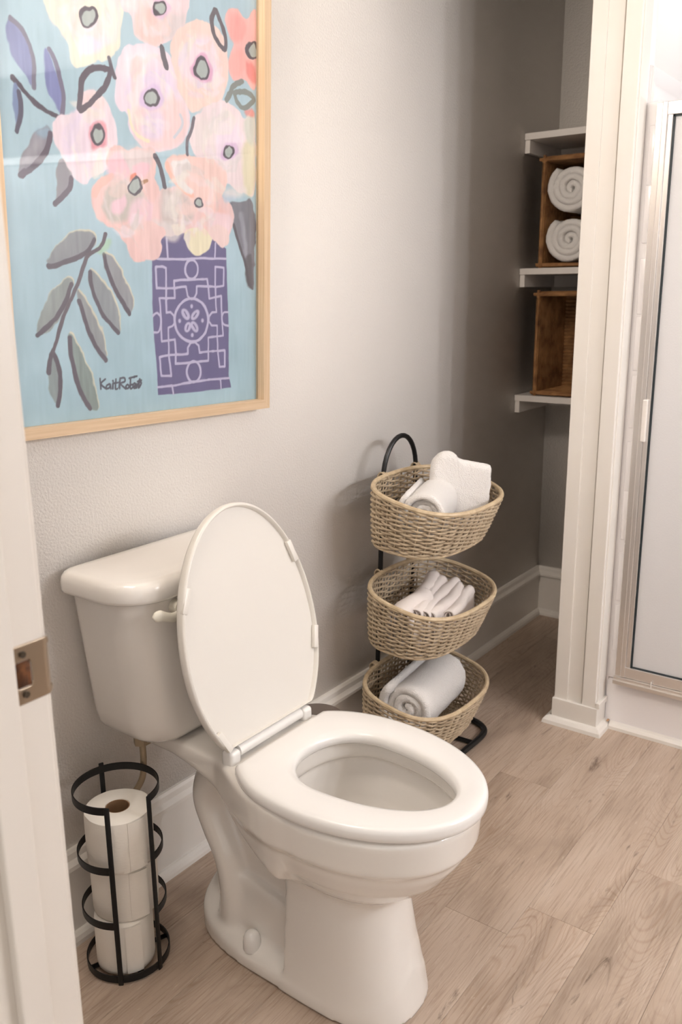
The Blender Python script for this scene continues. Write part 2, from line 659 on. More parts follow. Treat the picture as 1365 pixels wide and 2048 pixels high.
# front strip of the surround beside the door with small caulk steps
g = Geo().box((-0.026, 0.722, 0.15), (0.0, 0.7635, 1.652), 0.003)
g.obj('surround_flange', M_PAN, pan)
for k in range(9):
    zz = 0.24 + k * 0.155 + random.uniform(-0.02, 0.02)
    Geo().box((-0.029, 0.734, zz), (-0.024, 0.752, zz + 0.137), 0.003).obj('caulk_strip', M_PAN, pan)
# painted wall strip above the flange
struct(Geo().box((2.268, -0.5365, 0.15), (2.31, -0.529, H), 0.001).obj('trim_shower_return', M_WALLC))
# white shoe at the foot of the curb
g = Geo().loft([[(sx - 0.016, yy, 0.0), (sx - 0.015, yy, 0.009), (sx - 0.009, yy, 0.017), (sx, yy, 0.020), (sx + 0.002, yy, 0.0)] for yy in (-0.558, Y_R + 0.003)])
struct(g.obj('trim_shower_shoe', M_TRIM, smooth=False))

sd = empty('shower_door', (2.29, -0.9, 0.153))
tag(sd, 'framed shower door with frosted glass and brushed aluminium frame', 'shower door')
XD = 2.262
y_a, z_b, z_t = -0.570, 0.168, 1.645


def dbox(name, x0, x1, y0, y1, z0, z1, mat=M_ALU, bev=0.0015, **k):
    return Geo().box((x0 - 2.29, y0 + 0.9, z0 - 0.153), (x1 - 2.29, y1 + 0.9, z1 - 0.153), bev).obj(name, mat, sd, smooth=False, **k)


# wall channel, stepped
dbox('wall_channel', XD - 0.006, XD + 0.030, y_a - 0.012, y_a + 0.004, z_b - 0.012, z_t)
dbox('stile', XD - 0.010, XD + 0.018, y_a - 0.024, y_a - 0.012, z_b, z_t)
dbox('stile', XD - 0.004, XD + 0.018, y_a - 0.036, y_a - 0.024, z_b, z_t)
dbox('bottom_rail', XD - 0.006, XD + 0.020, Y_R + 0.05, y_a - 0.012, z_b - 0.001, z_b + 0.030)
dbox('top_rail', XD - 0.006, XD + 0.020, Y_R + 0.05, y_a - 0.012, z_t - 0.030, z_t)
dbox('bottom_track', XD - 0.012, XD + 0.045, Y_R + 0.05, y_a + 0.006, 0.1535, 0.1665, M_TRACK, label='aluminium track under the glass')
dbox('drip_rail', XD - 0.018, XD - 0.010, Y_R + 0.05, y_a + 0.006, 0.146, 0.158, M_TRACK)
dbox('glass_panel', XD + 0.004, XD + 0.009, Y_R + 0.05, y_a - 0.036, z_b + 0.028, z_t - 0.028, M_FROST, 0.0, label='frosted glass pane')
sl = Geo()
sl.box((XD - 0.001 - 2.29, y_a - 0.0405 + 0.9, z_b + 0.026 - 0.153), (XD + 0.004 - 2.29, y_a - 0.0355 + 0.9, z_t - 0.028 - 0.153))
sl.box((XD - 0.001 - 2.29, Y_R + 0.95, z_b + 0.028 - 0.153), (XD + 0.004 - 2.29, y_a - 0.0355 + 0.9, z_b + 0.033 - 0.153))
sl.box((XD - 0.001 - 2.29, Y_R + 0.95, z_t - 0.034 - 0.153), (XD + 0.004 - 2.29, y_a - 0.0355 + 0.9, z_t - 0.029 - 0.153))
sl.obj('rubber_seal', M_RUBBER, sd, smooth=False, label='black rubber seal round the glass')
dbox('hinge_cover', XD - 0.013, XD - 0.004, y_a - 0.031, y_a - 0.018, 0.83, 0.94, M_CLEAR, 0.003, label='clear plastic strip')
dbox('weep_tab', XD - 0.013, XD - 0.010, y_a - 0.100, y_a - 0.097, 0.155, 0.176, M_CLEAR, 0.0005)


# ------------------------------------------------------------------ closet shelves
def shelf(zt, label):
    e = empty('closet_shelf', (2.745, -0.24, zt))
    tag(e, label, 'shelf', None)
    Geo().box((0.0, -0.228, -0.020), (0.270, 0.239, 0.0), 0.001).obj('board', M_SHELF, e, smooth=False)
    Geo().box((0.004, 0.222, -0.060), (0.268, 0.239, -0.020), 0.001).obj('cleat', M_SHELF, e, smooth=False)
    Geo().box((0.252, -0.226, -0.060), (0.270, 0.222, -0.020), 0.001).obj('back_cleat', M_SHELF, e, smooth=False)
    return e


shelf(1.699, 'white painted closet shelf above the basket of rolled towels, the highest')
shelf(1.285, 'white painted closet shelf that carries the basket of rolled towels')
shelf(0.869, 'white painted closet shelf that carries the empty brown basket, the lowest')


def woven_bin(base, sx_, sy_, sz, label):
    """open-fronted rectangular basket (opening faces -x), walls of braided strands"""
    e = empty('storage_basket', base)
    tag(e, label, 'basket', 'brown woven baskets on the closet shelves')
    th = 0.007
    core = Geo()
    core.box((sx_ - th, -sy_ / 2, 0), (sx_, sy_ / 2, sz))
    core.box((0.004, -sy_ / 2, 0), (sx_, -sy_ / 2 + th, sz)).box((0.004, sy_ / 2 - th, 0), (sx_, sy_ / 2, sz))
    core.box((0.004, -sy_ / 2, 0), (sx_, sy_ / 2, th)).box((0.004, -sy_ / 2, sz - th), (sx_, sy_ / 2, sz))
    core.obj('shell', M_HYAC, e, smooth=False)
    # braided strands running round the four walls (inside and out), stacked in depth
    rr = random.Random(3)
    gw = Geo()
    per = []
    n_row = int(sx_ / 0.0125)
    for k in range(n_row):
        xk = 0.006 + k * (sx_ - 0.012) / (n_row - 1)
        for side in range(4):
            L_ = sz if side < 2 else sy_
            m_ = int(L_ / 0.012)
            for face in (-1, 1):
                pts = []
                for q in range(m_ + 1):
                    s_ = q / m_ * (L_ - 0.012) + 0.006
                    off = 0.0022 * math.sin(q * PI + k * PI) + rr.uniform(-.0007, .0007)
                    d = face * (th / 2) + off * 0.9
                    if side == 0:
                        p = (xk, sy_ / 2 - th / 2 + d * 0.8, s_)
                    elif side == 1:
                        p = (xk, -sy_ / 2 + th / 2 + d * 0.8, s_)
                    elif side == 2:
                        p = (xk, s_ - sy_ / 2, th / 2 + d * 0.8)
                    else:
                        p = (xk, s_ - sy_ / 2, sz - th / 2 + d * 0.8)
                    pts.append(p)
                if side == 2 and face == -1:
                    continue
                gw.tube(pts, 0.0055, 5)
    # back wall strands
    for k in range(int(sz / 0.0125)):
        zk = 0.008 + k * 0.0125
        pts = [(sx_ - th - 0.0022 * math.sin(q * PI + k * PI) - 0.001, -sy_ / 2 + 0.008 + q * (sy_ - 0.016) / 22, zk) for q in range(23)]
        gw.tube(pts, 0.0055, 5)
    gw.obj('weave', M_HYAC, e, kind='stuff')
    # braided rim round the opening
    h2 = sy_ / 2 - 0.005
    gr = Geo()
    loop = rrect(-h2, h2, 0.007, sz - 0.005, (0.01,) * 4, 4)
    pts = catmull([Vector((0.0, a, b_)) for a, b_ in loop], 3, True)
    for s in (0, PI):
        path_ = []
        Ltot = len(pts)
        for q, p in enumerate(pts):
            ph = q * 0.8 + s
            path_.append(p + Vector((0.003 * math.cos(ph), 0.0015 * math.sin(ph), 0.0015 * math.sin(ph))))
        gr.tube(path_, 0.0052, 6, closed=True)
    gr.obj('rim', M_HYAC, e)
    return e


BY = -0.30
woven_bin((2.765, -0.226, 1.2875), 0.235, 0.335, 0.335, 'brown woven basket lying open on the middle shelf with rolled towels in it')
woven_bin((2.765, -0.226, 0.8715), 0.235, 0.335, 0.335, 'empty brown woven basket lying open on the lowest shelf')


# ------------------------------------------------------------------ towels
def fuzz(verts, amp, scale):
    out = []
    for p in verts:
        v = Vector(p)
        n = noise.noise_vector(v * scale)
        n2 = noise.noise_vector(v * scale * 4.3)
        out.append(v + n * amp + n2 * amp * 0.35)
    return out


def towel_roll(name, loc, rot, length, R, th, label, group=None, squash=1.0, turns=None, r0=0.006, seed=0, mat=None):
    """rolled towel: axis along local X, spiral shows at -X end; base at z=0"""
    e = empty(name, loc, rot)
    tag(e, label, 'towel', group)
    turns = turns or (R - r0) / th
    rings = []
    N_ = int(turns * 26)
    prof = rrect(-length / 2, length / 2, -th * 0.47, th * 0.47, (th * 0.45,) * 4, 4)
    # subdivide the long sides so that the fuzz shows
    P2 = []
    for i in range(len(prof)):
        a, b_ = Vector(prof[i]), Vector(prof[(i + 1) % len(prof)])
        d = (b_ - a).length
        k = max(1, int(d / 0.012))
        for q in range(k):
            P2.append(a.lerp(b_, q / k))
    rnd = random.Random(seed)
    ph = rnd.uniform(0, 6)
    for i in range(N_ + 1):
        t = i / N_
        ang = t * turns * 2 * PI - turns * 2 * PI + 0.9
        r = r0 + (R - th / 2 - r0) * t
        shift = 0.006 * math.sin(t * turns * 2.3 + ph) + 0.010 * (1 - t)
        ring = []
        for p in P2:
            rr = r + p.y
            x = p.x + shift
            y = math.cos(ang) * rr
            z = math.sin(ang) * rr * squash + R * squash
            if z < R * squash * 0.10:
                z = R * squash * 0.10 + (z - R * squash * 0.10) * 0.3
            ring.append((x, y, z))
        rings.append(ring)
    gg = Geo().loft(rings)
    gg.v = [tuple(v) for v in fuzz(gg.v, 0.0022, 60)]
    gg.obj('cloth', mat or M_TOWEL, e, angle=None)
    return e


towel_roll('rolled_towel', (2.86, -0.154, 1.2955), (0, 0, 0), 0.185, 0.084, 0.023, 'white towel roll at the bottom of the middle shelf basket', 'rolled towels in the closet basket', 0.93, seed=3)
towel_roll('rolled_towel', (2.86, -0.152, 1.2955 + 0.1535), (0, 0, 0), 0.185, 0.084, 0.023, 'white towel roll lying on top of another in the middle shelf basket', 'rolled towels in the closet basket', 0.95, seed=8)


# ------------------------------------------------------------------ basket rack and wicker baskets
RX, RY = 1.900, -0.055
rack = empty('basket_rack', (RX, RY, 0))
tag(rack, 'black metal three tier floor stand with arched top holding wicker baskets', 'rack')
pth = []
hw = 0.080
# U frame with arched top: left leg up, arch, right leg down; leans slightly out towards the top
for q in range(9):
    z = 0.012 + (0.745 - 0.012) * q / 8
    pth.append((-hw - 0.004 * (1 - q / 8), -0.020 * q / 8, z))
for q in range(1, 16):
    a = PI - PI * q / 16
    pth.append((hw * math.cos(a), -0.020 - 0.004 * math.sin(a), 0.745 + 0.105 * math.sin(a)))
for q in range(9):
    z = 0.745 - (0.745 - 0.012) * q / 8
    pth.append((hw + 0.004 * q / 8, -0.020 * (1 - q / 8), z))
Geo().tube(pth, 0.0065, 10).obj('frame', M_BLACK, rack)
base_ = [(-hw, 0.0, 0.0085), (-0.13, -0.03, 0.0085), (-0.155, -0.08, 0.0085), (-0.155, -0.16, 0.0085), (-0.135, -0.215, 0.0085), (-0.09, -0.235, 0.0085), (0.0, -0.236, 0.0085), (0.10, -0.236, 0.0085),
         (0.145, -0.215, 0.0085), (0.168, -0.16, 0.0085), (0.160, -0.10, 0.0085), (0.13, -0.03, 0.0085), (hw, 0.0, 0.0085)]
Geo().tube(catmull(base_, 5), 0.0085, 10, upv=(0, 0, 1)).obj('base_loop', M_BLACK, rack)
Geo().tube([(0.03, -0.010, 0.008), (0.045, -0.12, 0.008), (0.05, -0.233, 0.008)], 0.0065, 8, upv=(0, 0, 1)).obj('cross_bar', M_BLACK, rack)
for zz in (0.205, 0.465, 0.727):
    Geo().tube([(-hw, -0.012, zz - 0.05), (hw, -0.012, zz - 0.05)], 0.004, 8).obj('hanger_bar', M_BLACK, rack)


def wicker_basket(loc, label):
    e = empty('wicker_basket', loc)
    tag(e, label, 'basket', 'oval wicker baskets on the black stand')
    tilt = 0.22
    depth = 0.125

    def pt(t, k, extra=0.0):
        # k = 0 bottom, 1 rim
        c, s = math.cos(t), math.sin(t)
        a = 0.166 + 0.024 * k ** 0.8 + extra
        b_ = 0.108 + 0.023 * k ** 0.8 + extra
        ex = 2 / 2.7
        X, Y = a * spow(c, ex), b_ * spow(s, ex)
        ycen = 0.018 * (1 - k)
        Z = (k - 1) * depth + tilt * Y * (0.35 + 0.65 * k) + (0.0)
        return Vector((X - 0.014 * (1 - k), Y + ycen, Z))
    NS = 36
    # arc-length table for even stakes
    tt = np.linspace(0, 2 * PI, 721)
    P = np.array([pt(t, 1.0)[:] for t in tt])
    cum = np.r_[0, np.cumsum(np.linalg.norm(np.diff(P, axis=0), axis=1))]
    stake_t = [float(np.interp(cum[-1] * i / NS, cum, tt)) for i in range(NS)]
    gw = Geo()
    for i, t in enumerate(stake_t):
        gw.tube([pt(t, k / 6) for k in range(7)], 0.0023, 6)
    rows = 21
    sub = 4
    for r in range(rows):
        k = 0.02 + 0.95 * r / (rows - 1)
        pts = []
        for i in range(NS):
            t0, t1 = stake_t[i], stake_t[(i + 1) % NS] + (2 * PI if i == NS - 1 else 0)
            for q in range(sub):
                f = q / sub
                ph = (i + f) * PI + (r % 2) * PI
                off = 0.0042 * math.cos(ph)
                wob = 0.0012 * math.sin(i * 1.7 + r * 2.3)
                kk = min(0.985, max(0.0, k + wob / depth))
                p = pt(t0 + (t1 - t0) * f, kk, off)
                pts.append(p)
        gw.tube(pts, 0.0027, 6, closed=True)
    gw.obj('weave', M_WICKER, e, kind='stuff')
    # woven floor
    gb = Geo()
    for i in range(-9, 10):
        x = i * 0.0155
        hh = 0.098 * (max(0.0, 1 - (abs(x) / 0.15) ** 2.7)) ** (1 / 2.7)
        zf = lambda y: -depth + tilt * 0.35 * y
        if hh > 0.01:
            gb.tube([(x, -hh + 0.02, zf(-hh)), (x, 0.02, zf(0)), (x, hh + 0.02, zf(hh))], 0.0018, 5)
    for j in range(-26, 27):
        y = j * 0.0036
        hh = 0.148 * (max(0.0, 1 - (abs(y) / 0.098) ** 2.7)) ** (1 / 2.7)
        n_ = max(3, int(hh * 2 / 0.0078))
        if hh > 0.02:
            gb.tube([(-hh + 2 * hh * q / n_, y + 0.02, -depth + tilt * 0.35 * y + 0.0022 * math.cos(q * PI + j * PI)) for q in range(n_ + 1)], 0.0016, 4)
    gb.obj('woven_floor', M_WICKER, e, kind='stuff')
    # rims: wrapped round core (small pitch ridges)
    for nm, k, rad in (('rim', 1.0, 0.0062), ('bottom_rim', 0.0, 0.0042)):
        gr = Geo()
        NP = 460
        pts = [pt(float(np.interp(cum[-1] * i / NP, cum, tt)), k) + Vector((0, 0, 0.002 if k else 0)) for i in range(NP)]
        rings = []
        for i in range(NP):
            t_ = (pts[(i + 1) % NP] - pts[i - 1]).normalized()
            nz_ = (Vector((0, 0, 1)) - t_ * t_.z).normalized()
            bn = t_.cross(nz_)
            rr = rad * (1.0 if i % 2 else 0.90)
            rings.append([pts[i] + (nz_ * math.cos(2 * PI * q / 8) + bn * math.sin(2 * PI * q / 8)) * rr for q in range(8)])
        gr.loft(rings, loop=True)
        gr.obj(nm, M_RIM, e, label='paler wrapped rattan rim' if k else None)
    # lashing loops that hold it on the poles
    for sx_ in (-1, 1):
        gl = Geo()
        for q in range(3):
            cx = sx_ * 0.080 + 0.03 - 0.008 + q * 0.007
            ring = [Vector((cx + 0.001 * math.sin(a * 2), 0.136 + 0.011 * math.cos(a), 0.028 + 0.011 * math.sin(a))) for a in np.linspace(0, 2 * PI, 14, endpoint=False)]
            gl.tube(ring, 0.0022, 5, closed=True, upv=(1, 0, 0))
        gl.obj('lashing', M_WICKER, e)
    return e


BASK = [(1.868, -0.213, 0.727), (1.868, -0.203, 0.465), (1.852, -0.198, 0.205)]
wicker_basket(BASK[0], 'oval wicker basket on the top tier, holding two white towels')
wicker_basket(BASK[1], 'oval wicker basket on the middle tier, holding folded thin white cloths')
wicker_basket(BASK[2], 'oval wicker basket on the bottom tier, holding one rolled white towel')

towel_roll('rolled_towel', (BASK[2][0] + 0.0, BASK[2][1] + 0.006, BASK[2][2] - 0.112), (0.0, 0.0, 0.12), 0.26, 0.082, 0.026, 'rolled white terry towel alone in the bottom wicker basket', None, 1.0, seed=5)
towel_roll('rolled_towel', (1.800, -0.226, BASK[0][2] - 0.092), (0.0, 0.0, 0.34), 0.19, 0.066, 0.017, 'rolled white towel lying at the front of the top wicker basket', None, 1.0, seed=6)

# upright folded towel in the top basket: two thick folded slabs facing the room
e = empty('folded_towel', (1.935, -0.232, BASK[0][2] - 0.108), (0.0, 0.0, math.radians(-47)))
tag(e, 'thick folded white terry towel standing upright in the top wicker basket', 'towel')
OUT = [(-0.070, 0.0), (-0.078, 0.06), (-0.080, 0.13), (-0.076, 0.172), (-0.060, 0.196), (-0.038, 0.204), (-0.018, 0.198), (-0.004, 0.184), (0.020, 0.178), (0.045, 0.172), (0.068, 0.168), (0.079, 0.156), (0.078, 0.10), (0.072, 0.05), (0.062, 0.0)]
for lay, (yc, hy, dz, sc_) in enumerate(((-0.017, 0.018, 0.0, 1.0), (0.018, 0.017, -0.010, 0.96))):
    cen = Vector((0.0, 0.095, 0.0))
    base = [Vector(p) for p in catmull([(a_, b_, 0) for a_, b_ in OUT], 8, True)]
    rings = []
    for q in range(13):
        ph = -PI / 2 + PI * q / 12
        ins = 0.016 * (1 - math.cos(ph))
        ring = []
        for p in base:
            d = (cen - p)
            d.normalize()
            p2 = p * sc_ + d * ins
            ring.append((p2.x + lay * 0.004, yc + hy * math.sin(ph), p2.y + dz))
        rings.append(ring)
    for cap_, idx_ in ((0, 0), (1, -1)):
        extra = []
        for f in (0.85, 0.65, 0.4, 0.15):
            extra.append([tuple(Vector((0, rings[idx_][0][1], 0.095)).lerp(Vector(v), f)) for v in rings[idx_]])
        if cap_ == 0:
            rings = extra[::-1] + rings
        else:
            rings = rings + extra
    g = Geo().loft(rings)
    g.v = [tuple(v) for v in fuzz(g.v, 0.0028, 42)]
    g.obj('fold', M_TOWEL, e, angle=None)

# thin folded cloths in the middle basket
cl = [(-0.128, 0.018, 0.108, 0.13, 0.10, 0.026), (-0.040, 0.040, 0.118, 0.25, 0.22, 0.018), (-0.030, 0.018, 0.109, 0.24, 0.22, 0.016), (-0.008, -0.002, 0.101, 0.25, 0.21, 0.016), (-0.002, -0.023, 0.095, 0.22, 0.19, 0.015), (0.034, -0.045, 0.084, 0.18, 0.15, 0.015)]
for q, (cx, cy, hh, L_, rz, rad) in enumerate(cl):
    e = empty('folded_cloth', (BASK[1][0] + cx * 0.9 + 0.01, BASK[1][1] + cy, BASK[1][2] - 0.116), (0.0, 0.0, rz))
    tag(e, ['thin white cloth with an open fold, leftmost in the middle wicker basket', 'tallest thin white folded cloth in the middle wicker basket',
            'thin white folded cloth, third from the left in the middle wicker basket', 'thin white folded cloth, fourth from the left in the middle wicker basket',
            'thin white folded cloth, fifth from the left in the middle wicker basket',
            'thin white folded cloth lowest at the front of the middle wicker basket'][q], 'cloth', 'thin cloths in the middle basket')
    g = Geo()
    sec = []
    prof = []
    op = 0.034 if q == 0 else 0.012
    for s in range(7):
        prof.append((-op * (1 - s / 7) - rad * 0.6, hh * 0.85 * s / 7))
    for s in range(9):
        a = PI - PI * s / 8
        prof.append((rad * math.cos(a) * 0.8, hh * 0.85 + rad * math.sin(a)))
    for s in range(7):
        prof.append((op * (s / 7) + rad * 0.6, hh * 0.85 * (1 - (s + 1) / 7)))
    rings = []
    for i in range(25):
        u = i / 24
        x = (u - 0.5) * L_
        lean = 0.006 * math.sin(u * 5 + q * 2)
        k = 1.25 + 0.10 * math.sin(u * 7 + q)
        outer = [(x, a * k + lean - b_ * 0.12, b_ * (0.93 + 0.13 * u)) for a, b_ in prof]
        rings.append(outer)
    g.loft(rings, close_ring=False, cap0=False, cap1=False)
    g.v = [tuple(v) for v in fuzz(g.v, 0.0022, 38)]
    o = g.obj('layer', M_CLOTH, e, angle=None)
    so = o.modifiers.new('s', 'SOLIDIFY')
    so.thickness = 0.004
    so.offset = 0
    # inner layers of the fold
    g = Geo()
    rings = []
    for i in range(25):
        u = i / 24
        x = (u - 0.5) * L_ * 0.97
        lean = 0.006 * math.sin(u * 5 + q * 2)
        rings.append([(x, a * 0.5 + lean - b_ * 0.10 + 0.001, b_ * (0.88 + 0.12 * u)) for a, b_ in prof])
    g.loft(rings, close_ring=False, cap0=False, cap1=False)
    g.v = [tuple(v) for v in fuzz(g.v, 0.0022, 38)]
    o = g.obj('layer', M_CLOTH, e, angle=None)
    so = o.modifiers.new('s', 'SOLIDIFY')
    so.thickness = 0.003
    so.offset = 0

# ------------------------------------------------------------------ small grey bin behind the toilet
bn_ = empty('waste_bin', (1.402, -0.172, 0))
tag(bn_, 'round grey bin mostly hidden behind the toilet, beside the basket stand', 'bin')
N_ = 48


def lathe(prof, n=48):
    return [[(r * math.cos(2 * PI * k / n), r * math.sin(2 * PI * k / n), z) for k in range(n)] for r, z in prof]


Geo().loft(lathe([(0.050, 0.0), (0.054, 0.004), (0.060, 0.262), (0.062, 0.266), (0.058, 0.267), (0.02, 0.266)])).obj('body', M_BIN, bn_)
Geo().loft(lathe([(0.063, 0.2682), (0.0655, 0.271), (0.065, 0.282), (0.060, 0.287), (0.03, 0.291), (0.002, 0.292)])).obj('lid', M_BIN, bn_)

# ------------------------------------------------------------------ toilet roll stand
TX, TY = 0.876, -0.126
st = empty('toilet_roll_stand', (TX, TY, 0))
tag(st, 'black metal toilet roll stand of curved bands beside the tank', 'roll holder')
RR = 0.0765
AL, AR, AB = math.radians(219), math.radians(277), math.radians(70)


def band(z0, z1, a0, a1, name, n=48):
    rings = []
    for i in range(n + 1):
        a = a0 + (a1 - a0) * i / n
        c, s = math.cos(a), math.sin(a)
        rings.append([(c * RR, s * RR, z0), (c * RR, s * RR, z1), (c * (RR - 0.0022), s * (RR - 0.0022), z1), (c * (RR - 0.0022), s * (RR - 0.0022), z0)])
    Geo().loft(rings).obj(name, M_BLACK, st)


full = 2 * PI
for z0 in (0.116, 0.228, 0.347):
    band(z0, z0 + 0.014, AR, AL + full, 'band')
g = Geo()
rings = []
for i in range(64):
    a = full * i / 64
    c, s = math.cos(a), math.sin(a)
    rings.append([(c * RR, s * RR, 0.004), (c * RR, s * RR, 0.018), (c * (RR - 0.0022), s * (RR - 0.0022), 0.018), (c * (RR - 0.0022), s * (RR - 0.0022), 0.004)])
g.loft(rings, loop=True)
g.obj('base_band', M_BLACK, st)
for k in range(2):
    a = AB + k * PI / 2
    Geo().box((-RR + 0.002, -0.005, 0.005), (RR - 0.002, 0.005, 0.0075), 0, Matrix.Rotation(a, 4, 'Z')).obj('base_bar', M_BLACK, st)
for a in (AL, AR, AB):
    r_ = RR + 0.0028 if a == AB else RR + 0.0022
    Geo().box((r_ - 0.004, -0.0046, 0.0), (r_, 0.0046, 0.366 if a == AB else 0.361), 0.0014, Matrix.Rotation(a, 4, 'Z')).obj('upright', M_BLACK, st)
for k, (dx, dy, rad) in enumerate(((-0.010, -0.006, 0.053), (0.006, 0.002, 0.060), (0.000, -0.001, 0.060))):
    e = empty('toilet_roll', (TX + dx, TY + dy, 0.0082 + k * 0.1035))
    tag(e, ['bottom white toilet roll in the black stand, with its top showing', 'middle white toilet roll in the black stand', 'top white toilet roll in the black stand, brown tube open'][k], 'toilet paper', 'toilet rolls in the stand')
    hgt = 0.1028
    prof = [(0.0215, 0.001), (rad - 0.004, 0.0), (rad - 0.001, 0.002), (rad, 0.010), (rad, hgt * .5), (rad, hgt - 0.010), (rad - 0.001, hgt - 0.002), (rad - 0.005, hgt), (0.0225, hgt), (0.0215, hgt - 0.002)]
    rings = lathe(prof, 64)
    rnd = random.Random(k)
    rings = [[(x * (1 + 0.012 * math.sin(3 * i * full / 64 + k)) + 0.0008 * noise.noise(Vector((x * 60, y * 60, z * 30))), y + 0.0012 * noise.noise(Vector((x * 50, z * 40, y * 50))), z) for i, (x, y, z) in enumerate(r)] for r in rings]
    Geo().loft(rings, loop=True).obj('paper', M_PAPER, e, angle=0.9)
    Geo().loft(lathe([(0.0213, 0.001), (0.0213, hgt - 0.001), (0.0200, hgt - 0.001), (0.0200, 0.001)], 40), loop=True).obj('tube', M_CARD, e, label='brown cardboard tube')
    # loose outer sheet edge
    rings = []
    for i in range(13):
        a = math.radians(232 + 2.6 * i) + k * 0.12
        r2 = rad + 0.0012 + 0.0025 * (i / 12)
        rings.append([(r2 * math.cos(a), r2 * math.sin(a), 0.004), (r2 * math.cos(a), r2 * math.sin(a), hgt - 0.003), ((r2 - 0.001) * math.cos(a), (r2 - 0.001) * math.sin(a), hgt - 0.003), ((r2 - 0.001) * math.cos(a), (r2 - 0.001) * math.sin(a), 0.004)])
    Geo().loft(rings).obj('loose_sheet', M_PAPER, e)

# ------------------------------------------------------------------ toilet (local: x sideways, y towards the wall, z up)
toilet = empty('toilet', (1.078, 0.0, 0.0))
tag(toilet, 'white two-piece toilet with its lid raised, standing against the left wall', 'toilet')


def smin(a, b, k):
    h = np.clip(0.5 + 0.5 * (b - a) / k, 0, 1)
    return b * (1 - h) + a * h - k * h * (1 - h)


def smax(a, b, k):
    return -smin(-a, -b, k)


def surface_nets(Fv, org, h):
    ins = Fv < 0
    nx, ny, nz = Fv.shape
    c = ins[:-1, :-1, :-1].astype(np.int8)
    for d in ((1, 0, 0), (0, 1, 0), (0, 0, 1), (1, 1, 0), (1, 0, 1), (0, 1, 1), (1, 1, 1)):
        c = c + ins[d[0]:nx - 1 + d[0], d[1]:ny - 1 + d[1], d[2]:nz - 1 + d[2]]
    act = np.argwhere((c > 0) & (c < 8))
    idx = -np.ones((nx - 1, ny - 1, nz - 1), np.int64)
    idx[act[:, 0], act[:, 1], act[:, 2]] = np.arange(len(act))
    acc = np.zeros((len(act), 3))
    cnt = np.zeros(len(act))
    corners = [(i, j, k) for i in (0, 1) for j in (0, 1) for k in (0, 1)]
    for a in corners:
        for ax in range(3):
            if a[ax] == 0:
                b = list(a)
                b[ax] = 1
                fa = Fv[act[:, 0] + a[0], act[:, 1] + a[1], act[:, 2] + a[2]]
                fb = Fv[act[:, 0] + b[0], act[:, 1] + b[1], act[:, 2] + b[2]]
                m = (fa < 0) != (fb < 0)
                t = np.where(m, fa / np.where(m, fa - fb, 1), 0)
                p = np.array(a, float)[None].repeat(len(act), 0)
                p[:, ax] = t
                acc[m] += p[m]
                cnt[m] += 1
    V = (act + acc / cnt[:, None]) * h + np.array(org)
    faces = []
    for ax in range(3):
        sl0 = [slice(None)] * 3
        sl1 = [slice(None)] * 3
        sl0[ax] = slice(0, -1)
        sl1[ax] = slice(1, None)
        ch = np.argwhere(ins[tuple(sl0)] != ins[tuple(sl1)])
        o1, o2 = [(1, 2), (2, 0), (0, 1)][ax]
        ok = (ch[:, o1] > 0) & (ch[:, o2] > 0) & (ch[:, o1] < Fv.shape[o1] - 1) & (ch[:, o2] < Fv.shape[o2] - 1)
        ch = ch[ok]
        q = []
        for s1, s2 in ((0, 0), (-1, 0), (-1, -1), (0, -1)):
            c2 = ch.copy()
            c2[:, o1] += s1
            c2[:, o2] += s2
            q.append(idx[c2[:, 0], c2[:, 1], c2[:, 2]])
        faces.append(np.stack(q, 1))
    return V, np.concatenate(faces)


def egg(u, v, w, vf, vb, vm, n=2.0):
    Lf = np.where(v > vm, vf - vm, vm - vb)
    r = (np.abs(u / w) ** n + np.abs((v - vm) / Lf) ** n) ** (1 / n)
    return (r - 1) * np.minimum(w, Lf) * (0.55 + 0.45 * np.abs(u / w) / np.maximum(r, 1e-3)) if False else (r - 1) * w


hh = 0.004
us = np.arange(-0.208, 0.209, hh)
vs = np.arange(0.010, 0.765, hh)
zs = np.arange(-0.016, 0.432, hh)
U, Vv, Z = np.meshgrid(us, vs, zs, indexing='ij')
U = U.astype(np.float32)
Vv = Vv.astype(np.float32)
Z = Z.astype(np.float32)


def zi(zk, vals):
    return np.interp(Z, zk, vals).astype(np.float32)


# upper bowl: rim band, crease, belly
zk = [0.16, 0.20, 0.235, 0.265, 0.295, 0.325, 0.338, 0.342, 0.350, 0.352, 0.415]
bw = egg(U, Vv, zi(zk, [.020, .055, .088, .118, .140, .151, .154, .157, .1640, .1645, .169]), zi(zk, [.52, .575, .625, .664, .695, .714, .718, .721, .7300, .7305, .737]),
         zi(zk, [.36, .33, .31, .30, .29, .285, .282, .281, .279, .278, .27]), np.float32(0.505), 2.15)
bowl = smax(smax(bw, Z - 0.412, 0.008), 0.17 - Z, 0.02)
# deck behind the bowl
dw = np.interp(Vv, [0.0, 0.20, 0.28, 0.36, 0.44], [0.098, 0.098, 0.104, 0.128, 0.150]).astype(np.float32)
dz0 = np.interp(Vv, [0.0, 0.16, 0.22, 0.30, 0.38, 0.46], [0.385, 0.380, 0.368, 0.345, 0.310, 0.27]).astype(np.float32)
deck = smax(smax(np.abs(U) - dw, dz0 - Z, 0.015), np.maximum(Z - 0.414, np.maximum(0.035 - Vv, Vv - 0.46)), 0.010)
# web under the deck
web = smax(smax(np.abs(U) - 0.038, np.maximum(0.215 - Vv, Vv - 0.50), 0.012), np.maximum(Z - 0.39, 0.0 - Z), 0.02)


